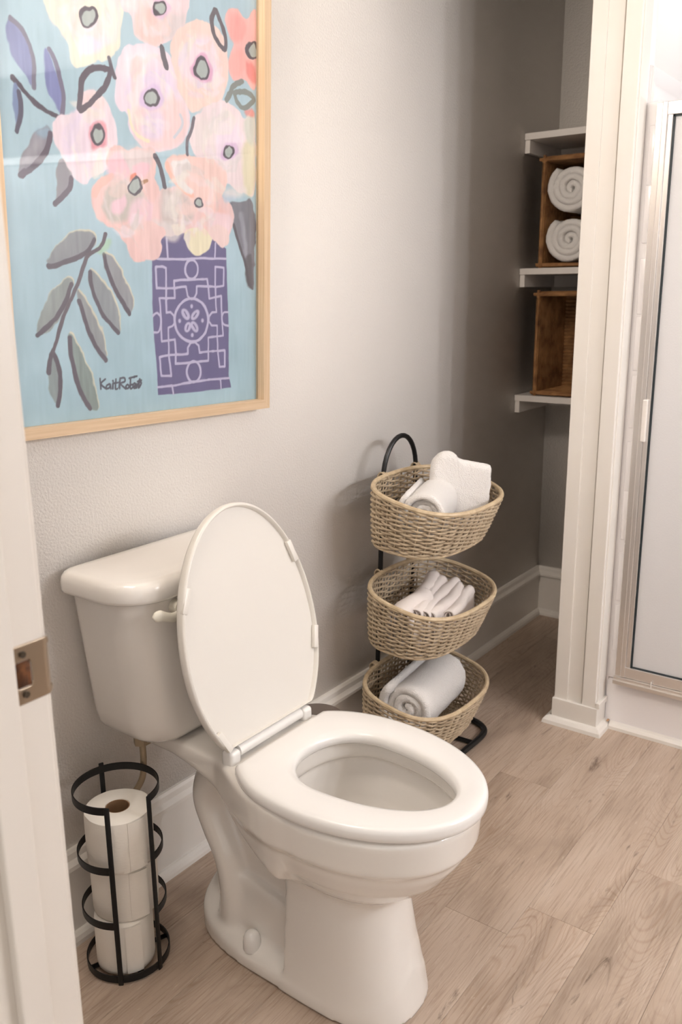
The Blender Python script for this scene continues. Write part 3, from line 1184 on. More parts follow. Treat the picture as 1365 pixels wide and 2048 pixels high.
tp = [(.300, .372, .048), (.232, .345, .052), (.203, .292, .048), (.220, .236, .043), (.247, .182, .040), (.259, .120, .040), (.260, .03, .048)]
tps = catmull([Vector(p) for p in tp], 7)
dn = np.full(U.shape, 99.0, np.float32)
for A0, A1 in zip(tps[:-1], tps[1:]):
    dv, dz = A1.x - A0.x, A1.y - A0.y
    t = np.clip(((Vv - A0.x) * dv + (Z - A0.y) * dz) / (dv * dv + dz * dz), 0, 1)
    dn = np.minimum(dn, np.hypot(Vv - A0.x - t * dv, Z - A0.y - t * dz) / (A0.z + (A1.z - A0.z) * t))
trap = (np.sqrt(dn ** 2 + (U / 0.078) ** 2) - 1) * 0.045
# lower trapway body between the tube and the pedestal column
low = smax(smax(np.abs(U) - (0.056 + 0.12 * np.clip(0.15 - Z, 0, 0.12)), np.maximum(0.235 - Vv, Vv - 0.46), 0.010), Z - (0.152 - 0.16 * (Vv - 0.29)), 0.010)
# pedestal column with a sharp rear edge
zc = [0.0, 0.02, 0.06, 0.12, 0.20, 0.28]
pc = egg(U, Vv, zi(zc, [.106, .105, .101, .095, .089, .089]), zi(zc, [.644, .641, .633, .619, .606, .602]), np.float32(0.30), zi(zc, [.49, .49, .485, .48, .475, .475]), 2.5)
ped = smax(smax(pc, 0.418 - Vv, 0.006), Z - 0.30, 0.02)
# foot plate
ft = egg(U, Vv, np.float32(0.104), np.float32(0.625), np.float32(0.165), zi([0, .05], [.44, .44]), 3.0)
plate_top = 0.028 + 0.060 * np.clip(1 - np.abs(U) / 0.104, 0, 1)
foot = smax(ft, Z - plate_top, 0.012)
body = smin(web, trap, 0.012)
body = smin(body, low, 0.010)
body = smin(body, foot, 0.010)
body = smin(body, ped, 0.008)
body = smin(body, smin(bowl, deck, 0.035), 0.012)
body = np.maximum(body, -Z)
# hollow of the bowl: rim hole and undercut basin
zh = [0.20, 0.225, 0.26, 0.30, 0.34, 0.372, 0.382, 0.43]
cav = egg(U, Vv, zi(zh, [.030, .055, .088, .112, .126, .130, .118, .116]), zi(zh, [.545, .60, .655, .690, .705, .708, .698, .696]), zi(zh, [.455, .44, .42, .405, .396, .393, .402, .404]), np.float32(0.50), 2.1)
cav = smax(cav, 0.205 - Z, 0.01)
body = smax(body, -cav, 0.010)
Vt, Ft = surface_nets(body, (us[0], vs[0], zs[0]), hh)
Vt[:, 1] *= -1
me = bpy.data.meshes.new('bowl')
me.from_pydata(Vt.tolist(), [], Ft.tolist())
me.update()
bm = bmesh.new()
bm.from_mesh(me)
for _ in range(3):
    bmesh.ops.smooth_vert(bm, verts=bm.verts, factor=0.5, use_axis_x=True, use_axis_y=True, use_axis_z=True)
bmesh.ops.recalc_face_normals(bm, faces=bm.faces)
bm.to_mesh(me)
bm.free()
me.polygons.foreach_set('use_smooth', [True] * len(me.polygons))
me.materials.append(M_CERAMIC)
bo = bpy.data.objects.new('bowl', me)
C.objects.link(bo)
bo.parent = toilet
# water
ring = [(0.050 * math.cos(a), -(0.51 + 0.075 * math.sin(a)), 0.232) for a in np.linspace(0, 2 * PI, 40, endpoint=False)]
Geo().loft([[(x, y, z - 0.004) for x, y, z in ring], ring]).obj('water', M_WATER, bo)

# bolt caps
for s in (-1, 1):
    gg = Geo().loft([[(s * 0.082 + r * math.cos(a), -0.332 + r * math.sin(a), z) for a in np.linspace(0, 2 * PI, 24, endpoint=False)] for r, z in ((0.0170, 0.034), (0.0170, 0.048), (0.0160, 0.057), (0.0130, 0.0645), (0.0085, 0.0685), (0.004, 0.0702), (0.0008, 0.0706))])
    gg.obj('bolt_cap', M_SEAT, toilet)


# seat ring
def eggc(a, cx, w, vf, vb, vm, e=2.0, eb=2.0):
    c, s = math.cos(a), math.sin(a)
    ee = e if s > 0 else eb
    return (cx + w * spow(c, 2 / ee), vm + ((vf - vm) if s > 0 else (vm - vb)) * spow(s, 2 / ee))


NA = 120
prof = [(0.06, .4145), (0.015, .417), (0.0, .423), (0.0, .429), (0.02, .4345), (0.07, .4375), (0.16, .4390), (0.80, .4385), (0.92, .4365), (0.985, .432), (1.0, .426), (0.99, .419), (0.94, .4145)]
rings = []
for i in range(NA):
    a = 2 * PI * i / NA
    ox, ov = eggc(a, 0, 0.172, 0.747, 0.300, 0.505, 2.0, 2.35)
    ix, iv = eggc(a, 0, 0.097, 0.697, 0.412, 0.505, 2.05, 2.1)
    ov = max(ov, 0.347)
    # round the clipped rear corners a little
    rings.append([(ox + (ix - ox) * k, -(ov + (iv - ov) * k), z) for k, z in prof])
Geo().loft(rings, loop=True).obj('seat', M_SEAT, toilet, angle=None)
# bumpers under the seat ring
for bx, bv in ((-0.13, 0.42), (0.13, 0.42), (-0.10, 0.65), (0.10, 0.65)):
    Geo().box((bx - 0.012, -bv - 0.008, 0.4115), (bx + 0.012, -bv + 0.008, 0.4150), 0.001).obj('seat_bumper', M_SEATD, toilet)

# hinge: barrel between two posts
hy, hz = -0.318, 0.437
Geo().tube([(-0.086, hy, hz), (0.086, hy, hz)], 0.0115, 20).obj('hinge_barrel', M_SEAT, toilet, angle=0.7)
for s in (-1, 1):
    Geo().box((s * 0.100 - 0.013, hy - 0.014, 0.4125), (s * 0.100 + 0.013, hy + 0.014, 0.446), 0.008, seg=4).obj('hinge_post', M_SEAT, toilet, angle=0.8)

# raised lid: local plane leaning back onto the tank
TH = 0.203
LID = Matrix.Translation((0.004, -0.318, 0.437)) @ Matrix.Rotation(-TH, 4, 'X')  # local x sideways, local z up the lid, local -y towards the room


def lid_outline(a, inset=0.0):
    x, s = eggc(a, 0, 0.1715 - inset, 0.424 - inset, -0.05 + inset, 0.172, 2.0, 2.0)
    return x, max(s, 0.012 + inset * 0.4)


lv = []
prof = [(0.030, -0.0035), (0.0085, -0.0035), (0.0070, -0.0100), (0.0050, -0.0118), (0.0025, -0.0112), (0.0004, -0.0085), (0.0, 0.0), (0.002, 0.006), (0.010, 0.0100), (0.04, 0.0115)]
rings = []
for d, y in prof:
    rings.append([LID @ Vector((lid_outline(2 * PI * i / NA, d)[0], y, lid_outline(2 * PI * i / NA, d)[1])) for i in range(NA)])
lid = Geo().loft(rings).obj('seat_lid', M_SEATD, toilet, angle=0.9)
for a_, ln in ((math.radians(152), 0.0), (math.radians(222), 0), (math.radians(33), 0), (math.radians(-12), 0)):
    x, s = lid_outline(a_, 0.0085)
    x2, s2 = lid_outline(a_ + 0.05, 0.007)
    t = Vector((x2 - x, 0, s2 - s)).normalized()
    rot = Matrix(((t.x, 0, t.z, x), (0, 1, 0, -0.0075), (t.z, 0, -t.x, s), (0, 0, 0, 1)))
    Geo().box((-0.022, -0.0050, -0.0060), (0.022, 0.004, 0.0060), 0.002, LID @ rot).obj('bumper', M_SEATD, lid)

# tank
rings = []
nk = 8


def tank_ring(hw, yb, yf, z, rf, rb=0.02):
    return [(x, y, z) for x, y in rrect(-hw, hw, yf, yb, (rb, rb, rf, rf), nk)]


for z, hw, yf, rf, yb in ((0.4140, 0.100, -0.140, 0.04, -0.060), (0.4145, 0.116, -0.158, 0.05, -0.046), (0.4175, 0.132, -0.173, 0.055, -0.036), (0.4240, 0.146, -0.184, 0.058, -0.029), (0.4340, 0.157, -0.190, 0.060, -0.025), (0.4480, 0.1645, -0.1935, 0.062, -0.023),
                      (0.470, 0.1690, -0.195, 0.064, -0.022), (0.55, 0.178, -0.197, 0.066, -0.022), (0.63, 0.187, -0.198, 0.068, -0.022), (0.70, 0.194, -0.199, 0.070, -0.022), (0.705, 0.194, -0.199, 0.070, -0.022)):
    rings.append(tank_ring(hw, yb, yf, z, rf, 0.03))
tank = Geo().loft(rings).obj('tank', M_CERAMIC, toilet, angle=None)
rings = []
for z, d in ((0.7055, 0.008), (0.7058, 0.001), (0.708, -0.0015), (0.713, -0.0025), (0.727, -0.0025), (0.736, 0.0), (0.7415, 0.0045), (0.744, 0.010), (0.7452, 0.020), (0.7460, 0.05)):
    rings.append([(x + 0.006, y, z) for x, y in rrect(-0.214 + d, 0.214 - d, -0.210 + d, -0.014 - d * 0.5, (0.025, 0.025, 0.085 - d * .5, 0.085 - d * .5), 10)])
Geo().loft(rings).obj('tank_lid', M_CERAMIC, toilet, angle=None)
# flush lever: pivot boss and paddle
g = Geo()
g.tube([(-0.104, -0.196, 0.686), (-0.104, -0.216, 0.686)], 0.0125, 20)
rings = []
for t in np.linspace(0, 1, 22):
    x = -0.092 - 0.082 * t
    z = 0.687 - 0.010 * math.sin(min(1, t * 1.25) * PI) + 0.004 * t
    y = -0.218 - 0.009 * math.sin(t * PI * 0.8)
    hz_ = 0.0165 - 0.0055 * math.sin(min(1, t * 1.05) * PI) - 0.0045 * t
    hx_ = 0.0062
    if t > 0.80:
        hz_ *= max(0.12, math.sqrt(max(0, 1 - ((t - 0.80) / 0.20) ** 2)))
        hx_ *= max(0.3, math.sqrt(max(0, 1 - ((t - 0.80) / 0.20) ** 2)))
    if t < 0.08:
        hz_ *= 0.7
    rings.append([(x, y + hx_ * math.sin(q), z + hz_ * math.cos(q)) for q in np.linspace(0, 2 * PI, 16, endpoint=False)])
g.loft(rings)
g.obj('flush_lever', M_LEVER, toilet, label='slightly yellowed flush lever')
# water supply
Geo().tube([(-0.118, -0.105, 0.418), (-0.118, -0.105, 0.398)], 0.0165, 6).obj('supply_nut', M_HOSE, toilet, smooth=False)
Geo().tube(catmull([(-0.118, -0.105, 0.398), (-0.118, -0.105, 0.36), (-0.122, -0.100, 0.32), (-0.150, -0.085, 0.275), (-0.175, -0.06, 0.225), (-0.175, -0.04, 0.18)], 6), 0.0062, 12).obj('supply_hose', M_HOSE, toilet)
Geo().tube([(-0.175, -0.04, 0.18), (-0.175, -0.04, 0.135)], 0.011, 12).obj('supply_valve', M_STEEL, toilet)
Geo().tube([(-0.175, -0.04, 0.15), (-0.175, -0.012, 0.15)], 0.006, 12).obj('valve_stub', M_STEEL, toilet)

# ------------------------------------------------------------------ framed flower print
FW, FH, FD, FF = 0.632, 0.93, 0.032, 0.019
fr = empty('framed_picture', (1.428, -0.006, 0.972), (0, 0, 0))
fr.rotation_euler = (math.radians(1.6), math.radians(1.1), 0)
tag(fr, 'flower painting print in a light oak frame, hanging above the toilet tank', 'picture')
bpy.context.view_layer.update()
FM = fr.matrix_basis.copy()


def mitre(name, pts_o, pts_i, mat):
    """frame member: outer edge pts_o (2), inner edge pts_i (2); profile depth FD"""
    g = Geo()
    rings = []
    for o_, i_ in zip(pts_o, pts_i):
        rings.append([(o_[0], 0, o_[1]), (o_[0], -FD, o_[1]), (i_[0], -FD, i_[1]), (i_[0], 0, i_[1])])
    g.loft(rings)
    return g.obj(name, mat, fr, smooth=False)


f_ = FF
mitre('rail', ((-FW, 0), (0, 0)), ((-FW + f_, f_), (-f_, f_)), M_OAKH)
mitre('rail', ((-FW, FH), (0, FH)), ((-FW + f_, FH - f_), (-f_, FH - f_)), M_OAKH)
mitre('rail', ((-FW, 0), (-FW, FH)), ((-FW + f_, f_), (-FW + f_, FH - f_)), M_OAK)
mitre('rail', ((0, 0), (0, FH)), ((-f_, f_), (-f_, FH - f_)), M_OAK)
PD = 0.010
Geo().box((-FW + f_, -0.004, f_), (-f_, 0.0, FH - f_)).obj('backing', M_CARD, fr, smooth=False)
Geo().box((-FW + f_, -PD - 0.005, f_), (-f_, -PD - 0.003, FH - f_)).obj('glazing', M_GLAZE, fr, smooth=False)

n_art = FM.to_3x3() @ Vector((0, -1, 0))
p_art = FM @ Vector((0, -PD, 0))
FMI = FM.inverted()


def to_art(u, v):
    q = FMI @ px_on_plane(u, v, p_art, n_art)
    return (q.x, q.z)


SA = 560 / 1365


def A(*p):
    return [to_art(x * SA, y * SA) for x, y in p]


def B(*p):
    return [to_art(x * SA, 430 + y * SA) for x, y in p]


SV = 240 / 1365


def Vp(*p):
    return [to_art(280 + x * SV, 460 + y * SV) for x, y in p]


GS = 0.00125
gx = np.arange(-FW + f_, -f_ + GS / 2, GS)
gz = np.arange(f_, FH - f_ + GS / 2, GS)
GX, GZ = np.meshgrid(gx, gz, indexing='ij')
rng = np.random.RandomState(5)


def smooth_noise(sx_, sz_, seed, octv=3):
    r = np.random.RandomState(seed)
    out = np.zeros(GX.shape)
    amp = 1.0
    for o in range(octv):
        nx_, nz_ = int(0.65 / sx_) + 3, int(1.0 / sz_) + 3
        L = r.rand(nx_, nz_)
        fx = (GX - gx[0]) / sx_
        fz = (GZ - gz[0]) / sz_
        ix, iz = fx.astype(int), fz.astype(int)
        tx, tz = fx - ix, fz - iz
        tx, tz = tx * tx * (3 - 2 * tx), tz * tz * (3 - 2 * tz)
        v = (L[ix, iz] * (1 - tx) + L[ix + 1, iz] * tx) * (1 - tz) + (L[ix, iz + 1] * (1 - tx) + L[ix + 1, iz + 1] * tx) * tz
        out += (v - 0.5) * amp
        amp *= 0.5
        sx_ /= 2
        sz_ /= 2
    return out


N1 = smooth_noise(0.02, 0.02, 1)
N2 = smooth_noise(0.02, 0.02, 2)
NB = smooth_noise(0.10, 0.10, 3)
NS_ = smooth_noise(0.006, 0.05, 4)
img = np.zeros(GX.shape + (3,))
PALE = np.array([1.0, 1.0, 1.035])
BG = np.array([176, 200, 205.])
img[:] = BG
img += (NB * 14)[..., None] + (NS_ * 5)[..., None]
img[..., 0] += (0.5 - (GZ - gz[0]) / (gz[-1] - gz[0])) * -6


def splc(pts, closed=True, n=6):
    return np.array([tuple(q)[:2] for q in catmull([(a, b, 0) for a, b in pts], n, closed)])


def region(P, m):
    x0, z0 = P.min(0) - m
    x1, z1 = P.max(0) + m
    i0, i1 = max(0, int((x0 - gx[0]) / GS)), min(len(gx), int((x1 - gx[0]) / GS) + 2)
    j0, j1 = max(0, int((z0 - gz[0]) / GS)), min(len(gz), int((z1 - gz[0]) / GS) + 2)
    return slice(i0, i1), slice(j0, j1)


def segdist(X, Y, P, closed):
    d = np.full(X.shape, 9.0)
    n = len(P)
    for i in range(n if closed else n - 1):
        a, b = P[i], P[(i + 1) % n]
        ab = b - a
        L = ab @ ab + 1e-12
        t = np.clip(((X - a[0]) * ab[0] + (Y - a[1]) * ab[1]) / L, 0, 1)
        d = np.minimum(d, (X - a[0] - t * ab[0]) ** 2 + (Y - a[1] - t * ab[1]) ** 2)
    return np.sqrt(d)


def fill(pts, col, alpha=1.0, soft=0.0012, rough=0.006, tex=12, smooth=True, seed=0):
    P = splc(pts) if smooth else np.array(pts)
    s = region(P, 0.012)
    if s[0].stop <= s[0].start or s[1].stop <= s[1].start:
        return
    X = GX[s] + N1[s] * rough
    Y = GZ[s] + N2[s] * rough
    inside = np.zeros(X.shape, bool)
    n = len(P)
    for i in range(n):
        (x0, y0), (x1, y1) = P[i], P[(i + 1) % n]
        if y0 == y1:
            continue
        c = ((y0 > Y) != (y1 > Y)) & (X < (x1 - x0) * (Y - y0) / (y1 - y0) + x0)
        inside ^= c
    d = segdist(X, Y, P, True)
    sd = np.where(inside, -d, d)
    a = np.clip(0.5 - sd / (2 * soft), 0, 1) * alpha
    c = np.array(col, float) + (NS_[s] * tex + NB[s] * tex * 0.6)[..., None]
    img[s] = img[s] * (1 - a[..., None]) + c * a[..., None]


def stroke(pts, col, width, alpha=1.0, closed=False, smooth=True, rough=0.002, taper=False):
    P = splc(pts, closed, 5) if smooth else np.array(pts)
    s = region(P, width)
    if s[0].stop <= s[0].start or s[1].stop <= s[1].start:
        return
    X = GX[s] + N1[s] * rough
    Y = GZ[s] + N2[s] * rough
    d = segdist(X, Y, P, closed)
    a = np.clip(0.5 - (d - width / 2 * (1 + 0.35 * NS_[s])) / 0.0011, 0, 1) * alpha
    img[s] = img[s] * (1 - a[..., None]) + np.array(col, float) * a[..., None]


def blob(f, cx, cy, rx, ry, col, n=9, jit=0.12, seed=1, **k):
    r = random.Random(seed)
    fill(f(*[(cx + rx * (1 + r.uniform(-jit, jit)) * math.cos(2 * PI * i / n), cy + ry * (1 + r.uniform(-jit, jit)) * math.sin(2 * PI * i / n)) for i in range(n)]), col, **k)


def centre(f, cx, cy, rx, ry, seed=1, rot=0.0, accent=None):
    r = random.Random(seed)
    if accent:
        blob(f, cx + rx * 0.1, cy, rx * 1.35, ry * 1.3, accent, seed=seed + 5, alpha=0.75, soft=0.003, jit=0.25)
    blob(f, cx, cy, rx, ry, (92, 82, 88), n=8, jit=0.12, seed=seed, soft=0.0008)
    blob(f, cx, cy, rx * 0.70, ry * 0.72, (176, 183, 174), n=8, jit=0.16, seed=seed + 1, soft=0.0008)


LEAFC, INK, INK2 = (140, 141, 144), (98, 88, 96), (112, 100, 108)
# --- left leaves behind the flowers
fill(A((45, 75), (95, 120), (140, 200), (165, 300), (172, 425), (130, 380), (60, 270), (30, 160)), (138, 142, 176))
stroke(A((50, 85), (105, 140), (145, 220), (165, 310), (166, 425)), (128, 122, 134), 0.008)
fill(A((215, 235), (250, 290), (285, 380), (305, 470), (302, 560), (260, 490), (225, 400), (213, 300)), (134, 138, 178))
stroke(A((240, 240), (275, 310), (300, 410), (312, 480), (305, 565)), (124, 116, 132), 0.009)
stroke(A((60, 380), (105, 425), (160, 490), (220, 535), (290, 575)), INK, 0.008)
fill(A((68, 420), (95, 445), (103, 530), (95, 600), (78, 640)), (126, 140, 170))
stroke(A((92, 450), (102, 520), (95, 585), (80, 640)), (96, 90, 104), 0.008)
fill(A((95, 855), (105, 770), (140, 690), (185, 635), (230, 618), (253, 650), (240, 720), (190, 795), (135, 840)), (150, 146, 150))
fill(A((180, 635), (225, 620), (248, 640), (232, 672), (190, 665)), (150, 176, 192), alpha=0.7, soft=0.004)
fill(A((120, 800), (130, 730), (180, 670), (200, 700), (160, 770)), (176, 172, 176), alpha=0.6, soft=0.005)
stroke(A((248, 655), (225, 740), (170, 805), (100, 855)), (104, 92, 102), 0.010)
fill(A((285, 790), (320, 780), (350, 830), (352, 890), (315, 950), (270, 990), (280, 900)), (150, 146, 148))
stroke(A((348, 870), (338, 920), (305, 960), (270, 990)), (104, 92, 102), 0.009)
# --- right edge dark leaf
fill(A((1120, 1010), (1150, 985), (1195, 985), (1240, 1040), (1245, 1200), (1160, 1150)), (122, 122, 130))
fill(B((1135, -40), (1180, -60), (1235, -40), (1240, 330), (1215, 345), (1190, 220), (1160, 120)), (126, 124, 130))
fill(B((1165, 0), (1185, 0), (1205, 150), (1215, 260), (1195, 200)), (162, 160, 168), alpha=0.8, soft=0.003)
stroke(B((1142, 50), (1162, 130), (1192, 220), (1218, 340)), (92, 84, 90), 0.007)
fill(B((1195, 230), (1228, 200), (1232, 345), (1210, 345)), (88, 82, 86), alpha=0.8, soft=0.003)

# --- vase
fill(Vp((250, 60), (320, 0), (500, -30), (760, -20), (860, 120), (982, 215), (990, 560), (1000, 840), (1008, 1100), (1010, 1660), (1038, 1790), (700, 1835), (400, 1865), (207, 1880), (200, 1650), (165, 1250), (145, 900), (138, 350)),
     (104, 96, 134), smooth=False, rough=0.0015, soft=0.0009, tex=5)
VL = (196, 188, 208)


def vs_(w, *p, closed=False, smooth=False):
    stroke(Vp(*p), VL, w, closed=closed, smooth=smooth, rough=0.0012)


vs_(.0042, (305, 95), (318, 325))
vs_(.0042, (858, 150), (852, 320))
vs_(.0046, (200, 328), (500, 335), (700, 322), (980, 328))
vs_(.0044, (178, 420), (258, 412), (298, 430), (302, 660), (296, 820), (303, 940), (350, 935), (392, 980), (396, 1060), (370, 1092), (322, 1108), (326, 1250), (330, 1420), (358, 1655), (245, 1655), (222, 1445), (330, 1425), (548, 1408),
    (545, 1340), (575, 1285), (625, 1275), (665, 1310), (680, 1395), (780, 1382), (965, 1368), (965, 1555), (905, 1555), (885, 1380), (880, 1230), (880, 1088), (820, 1088), (785, 1040), (785, 985), (820, 940), (872, 935), (862, 780), (858, 640),
    (858, 420), (955, 430), (952, 632), (858, 645), (650, 640), (645, 720), (620, 770), (590, 790), (545, 750), (525, 645), (400, 660), (190, 660), (178, 420))
vs_(.0044, (388, 575), (765, 558), (778, 660), (788, 780), (925, 748), (930, 900), (945, 1200), (778, 1225), (780, 1490), (405, 1520), (412, 1400), (400, 1245), (250, 1270), (238, 960), (222, 775), (395, 775), (388, 575))
vs_(.0050, *[(588 + 72 * math.cos(a), 448 + 108 * math.sin(a)) for a in np.linspace(0, 2 * PI, 20, endpoint=False)], closed=True, smooth=True)
vs_(.0050, *[(612 + 78 * math.cos(a), 1612 + 116 * math.sin(a)) for a in np.linspace(0, 2 * PI, 20, endpoint=False)], closed=True, smooth=True)
vs_(.0056, *[(588 + 190 * math.cos(a), 1025 + 245 * math.sin(a)) for a in np.linspace(0, 2 * PI, 28, endpoint=False)], closed=True, smooth=True)
vs_(.0044, (150, 975), (195, 945), (235, 990), (240, 1080), (215, 1160), (165, 1165), smooth=True)
vs_(.0044, (1003, 935), (955, 940), (935, 1000), (950, 1070), (1003, 1092), smooth=True)
vs_(.0046, (205, 1788), (380, 1770), (610, 1728), (800, 1700), (1018, 1685))
vs_(.0040, (372, 1775), (382, 1865))
vs_(.0040, (918, 1705), (925, 1800))
for cx, cy, rx, ry, an in ((520, 960, 42, 70, -0.5), (630, 965, 38, 68, 0.6), (545, 1105, 38, 62, 0.35), (622, 1100, 38, 68, -0.4)):
    pts = []
    for a in np.linspace(0, 2 * PI, 12, endpoint=False):
        x, y = rx * math.cos(a), ry * math.sin(a)
        pts.append((cx + x * math.cos(an) - y * math.sin(an), cy + x * math.sin(an) + y * math.cos(an)))
    fill(Vp(*pts), VL, rough=0.0008)
    vs2 = [(cx + math.sin(an) * 25, cy - math.cos(an) * 25), (cx - math.sin(an) * 25, cy + math.cos(an) * 25)]
    stroke(Vp(*vs2), (110, 100, 138), 0.0028)
for cx, cy in ((588, 868), (452, 1035), (712, 1030), (596, 1195)):
    fill(Vp(*[(cx + 16 * math.cos(a), cy + 24 * math.sin(a)) for a in np.linspace(0, 2 * PI, 8, endpoint=False)]), VL, rough=0.0005)

# --- blooms
# top left cream
fill(A((205, -160), (600, -160), (606, 30), (590, 160), (585, 215), (545, 285), (470, 300), (440, 318), (368, 322), (345, 260), (335, 215), (290, 150), (245, 90), (215, 10)), (240, 229, 206), rough=0.006)
fill(A((210, -160), (400, -160), (385, 150), (330, 190), (280, 130), (240, 80)), (243, 219, 202), alpha=0.85, soft=0.004)
fill(A((380, 100), (480, 110), (560, -100), (590, 20), (575, 180), (500, 235), (440, 262), (395, 250)), (241, 220, 216), alpha=0.8, soft=0.005)
fill(A((390, 200), (450, 180), (500, 215), (450, 262), (395, 250)), (232, 222, 236), alpha=0.7, soft=0.004)
fill(A((500, 30), (570, 40), (570, 150), (520, 200)), (245, 232, 214), alpha=0.8, soft=0.006)
centre(A, 432, 86, 48, 56, 3)
fill(A((410, 115), (480, 95), (470, 135), (420, 160)), (236, 222, 222), alpha=0.95)
# top middle pink / peach
fill(A((590, -160), (910, -160), (912, 60), (885, 150), (820, 205), (760, 225), (690, 195), (650, 150), (640, 80), (590, 20)), (242, 216, 214), rough=0.006)
fill(A((655, 150), (668, 70), (720, 30), (770, 90), (800, 180), (760, 222), (700, 195)), (240, 198, 186), alpha=0.85, soft=0.004)
fill(A((790, 80), (840, 60), (905, 80), (880, 150), (820, 200), (785, 180)), (216, 206, 200), alpha=0.75, soft=0.006)
fill(A((600, 0), (680, -30), (740, 10), (690, 50), (630, 50)), (246, 232, 226), alpha=0.8, soft=0.005)
centre(A, 783, 40, 38, 42, 4, accent=(224, 190, 208))
# coral at the right
fill(A((1105, 60), (1160, 48), (1205, 90), (1250, 60), (1250, 420), (1190, 390), (1130, 390), (1112, 300), (1140, 215), (1105, 130)), (242, 186, 176), rough=0.005)
fill(A((1120, 85), (1180, 80), (1200, 150), (1180, 200), (1130, 190)), (244, 168, 158), alpha=0.8, soft=0.004)
fill(A((1130, 260), (1190, 250), (1195, 330), (1150, 380), (1118, 340)), (245, 172, 160), alpha=0.7, soft=0.004)
fill(A((1200, 300), (1245, 330), (1245, 400), (1205, 370)), (230, 132, 122), alpha=0.8, soft=0.004)
centre(A, 1232, 245, 32, 48, 6)
# middle large pale pink bloom with peach base
fill(A((600, 240), (680, 205), (760, 225), (830, 280), (870, 380), (880, 460), (910, 520), (925, 610), (885, 700), (800, 742), (720, 735), (670, 690), (640, 640), (620, 560), (572, 530), (560, 440), (570, 330)), (238, 218, 222), rough=0.006)
fill(A((650, 540), (740, 520), (860, 480), (905, 540), (915, 620), (880, 700), (800, 735), (720, 725), (672, 690)), (243, 208, 198), alpha=0.75, soft=0.006)
fill(A((700, 560), (780, 540), (800, 640), (760, 690), (700, 660)), (230, 214, 230), alpha=0.7, soft=0.006)
fill(A((590, 300), (680, 230), (760, 260), (700, 340), (620, 400)), (246, 232, 230), alpha=0.7, soft=0.008)
fill(A((700, 380), (790, 340), (850, 420), (800, 460), (720, 440)), (226, 206, 228), alpha=0.5, soft=0.008)
stroke(A((628, 540), (640, 600), (672, 660), (725, 690)), (240, 230, 190), 0.006, alpha=0.8)
stroke(A((880, 560), (890, 610), (850, 670)), (190, 206, 212), 0.006, alpha=0.6)
centre(A, 738, 480, 42, 42, 7, accent=(222, 196, 220))
# right upper peach bloom
fill(A((830, 230), (850, 170), (900, 120), (950, 95), (1010, 110), (1075, 150), (1105, 230), (1112, 330), (1105, 430), (1060, 510), (985, 530), (935, 555), (900, 500), (870, 430), (845, 330)), (243, 214, 200), rough=0.006)
fill(A((900, 200), (960, 170), (1040, 200), (1060, 300), (1040, 400), (960, 430), (900, 380), (890, 280)), (240, 222, 226), alpha=0.8, soft=0.008)
fill(A((850, 340), (900, 380), (960, 440), (1030, 420), (1050, 500), (940, 545), (885, 470)), (246, 216, 198), alpha=0.7, soft=0.006)
fill(A((870, 200), (930, 120), (960, 170), (900, 260)), (236, 206, 190), alpha=0.6, soft=0.006)
centre(A, 985, 336, 40, 52, 8, accent=(226, 172, 196))
# left lower pale pink bloom
fill(A((262, 610), (300, 570), (370, 530), (390, 460), (450, 432), (510, 480), (555, 570), (572, 650), (570, 720), (520, 830), (450, 865), (420, 897), (370, 870), (330, 820), (300, 750), (265, 690)), (241, 221, 222), rough=0.006)
fill(A((310, 620), (400, 560), (440, 640), (430, 760), (360, 800), (310, 720)), (234, 214, 222), alpha=0.6, soft=0.008)
fill(A((400, 460), (470, 440), (520, 510), (470, 560), (400, 540)), (243, 212, 200), alpha=0.6, soft=0.006)
fill(A((440, 740), (540, 700), (550, 780), (480, 840)), (247, 232, 228), alpha=0.7, soft=0.006)
centre(A, 476, 660, 38, 56, 9, accent=(226, 150, 158))
# right lower pale bloom
fill(A((935, 590), (980, 540), (1040, 500), (1090, 492), (1150, 520), (1195, 580), (1240, 560), (1245, 930), (1190, 948), (1110, 900), (1060, 900), (990, 790), (960, 760), (925, 690)), (240, 220, 216), rough=0.006)
fill(A((950, 600), (1010, 560), (1010, 700), (960, 720)), (228, 216, 206), alpha=0.6, soft=0.008)
fill(A((1060, 620), (1150, 600), (1180, 700), (1120, 800), (1060, 760)), (240, 220, 230), alpha=0.7, soft=0.008)
fill(A((1185, 720), (1240, 700), (1240, 930), (1195, 940)), (226, 218, 178), alpha=0.8, soft=0.005)
fill(A((1195, 590), (1240, 560), (1240, 700), (1200, 680)), (206, 208, 190), alpha=0.8, soft=0.005)
fill(A((1195, 530), (1240, 540), (1240, 575), (1200, 560)), (232, 130, 116), alpha=0.7, soft=0.003)
centre(A, 1117, 732, 27, 34, 10, accent=(222, 188, 214))
# bottom left taupe and peach bloom
fill(A((450, 950), (480, 880), (540, 850), (520, 790), (560, 720), (640, 722), (745, 730), (760, 860), (780, 960), (790, 1100), (790, 1180), (760, 1230), (700, 1275), (640, 1270), (590, 1150), (530, 1110), (470, 1060)), (240, 200, 190), rough=0.007)
fill(A((575, 740), (640, 722), (735, 735), (735, 800), (700, 850), (620, 830)), (222, 210, 204), alpha=0.8, soft=0.006)
fill(A((525, 800), (575, 745), (620, 800), (622, 860), (570, 892), (530, 870)), (242, 198, 202), alpha=0.9, soft=0.003)
fill(A((650, 800), (710, 785), (725, 830), (700, 870), (655, 868)), (244, 196, 200), alpha=0.9, soft=0.003)
fill(A((505, 940), (560, 900), (640, 915), (700, 950), (690, 1010), (620, 1065), (550, 1090), (512, 1040)), (200, 192, 178), alpha=0.9, soft=0.004)
fill(A((545, 990), (600, 950), (615, 1000), (590, 1050), (550, 1045)), (240, 202, 206), alpha=0.95, soft=0.003)
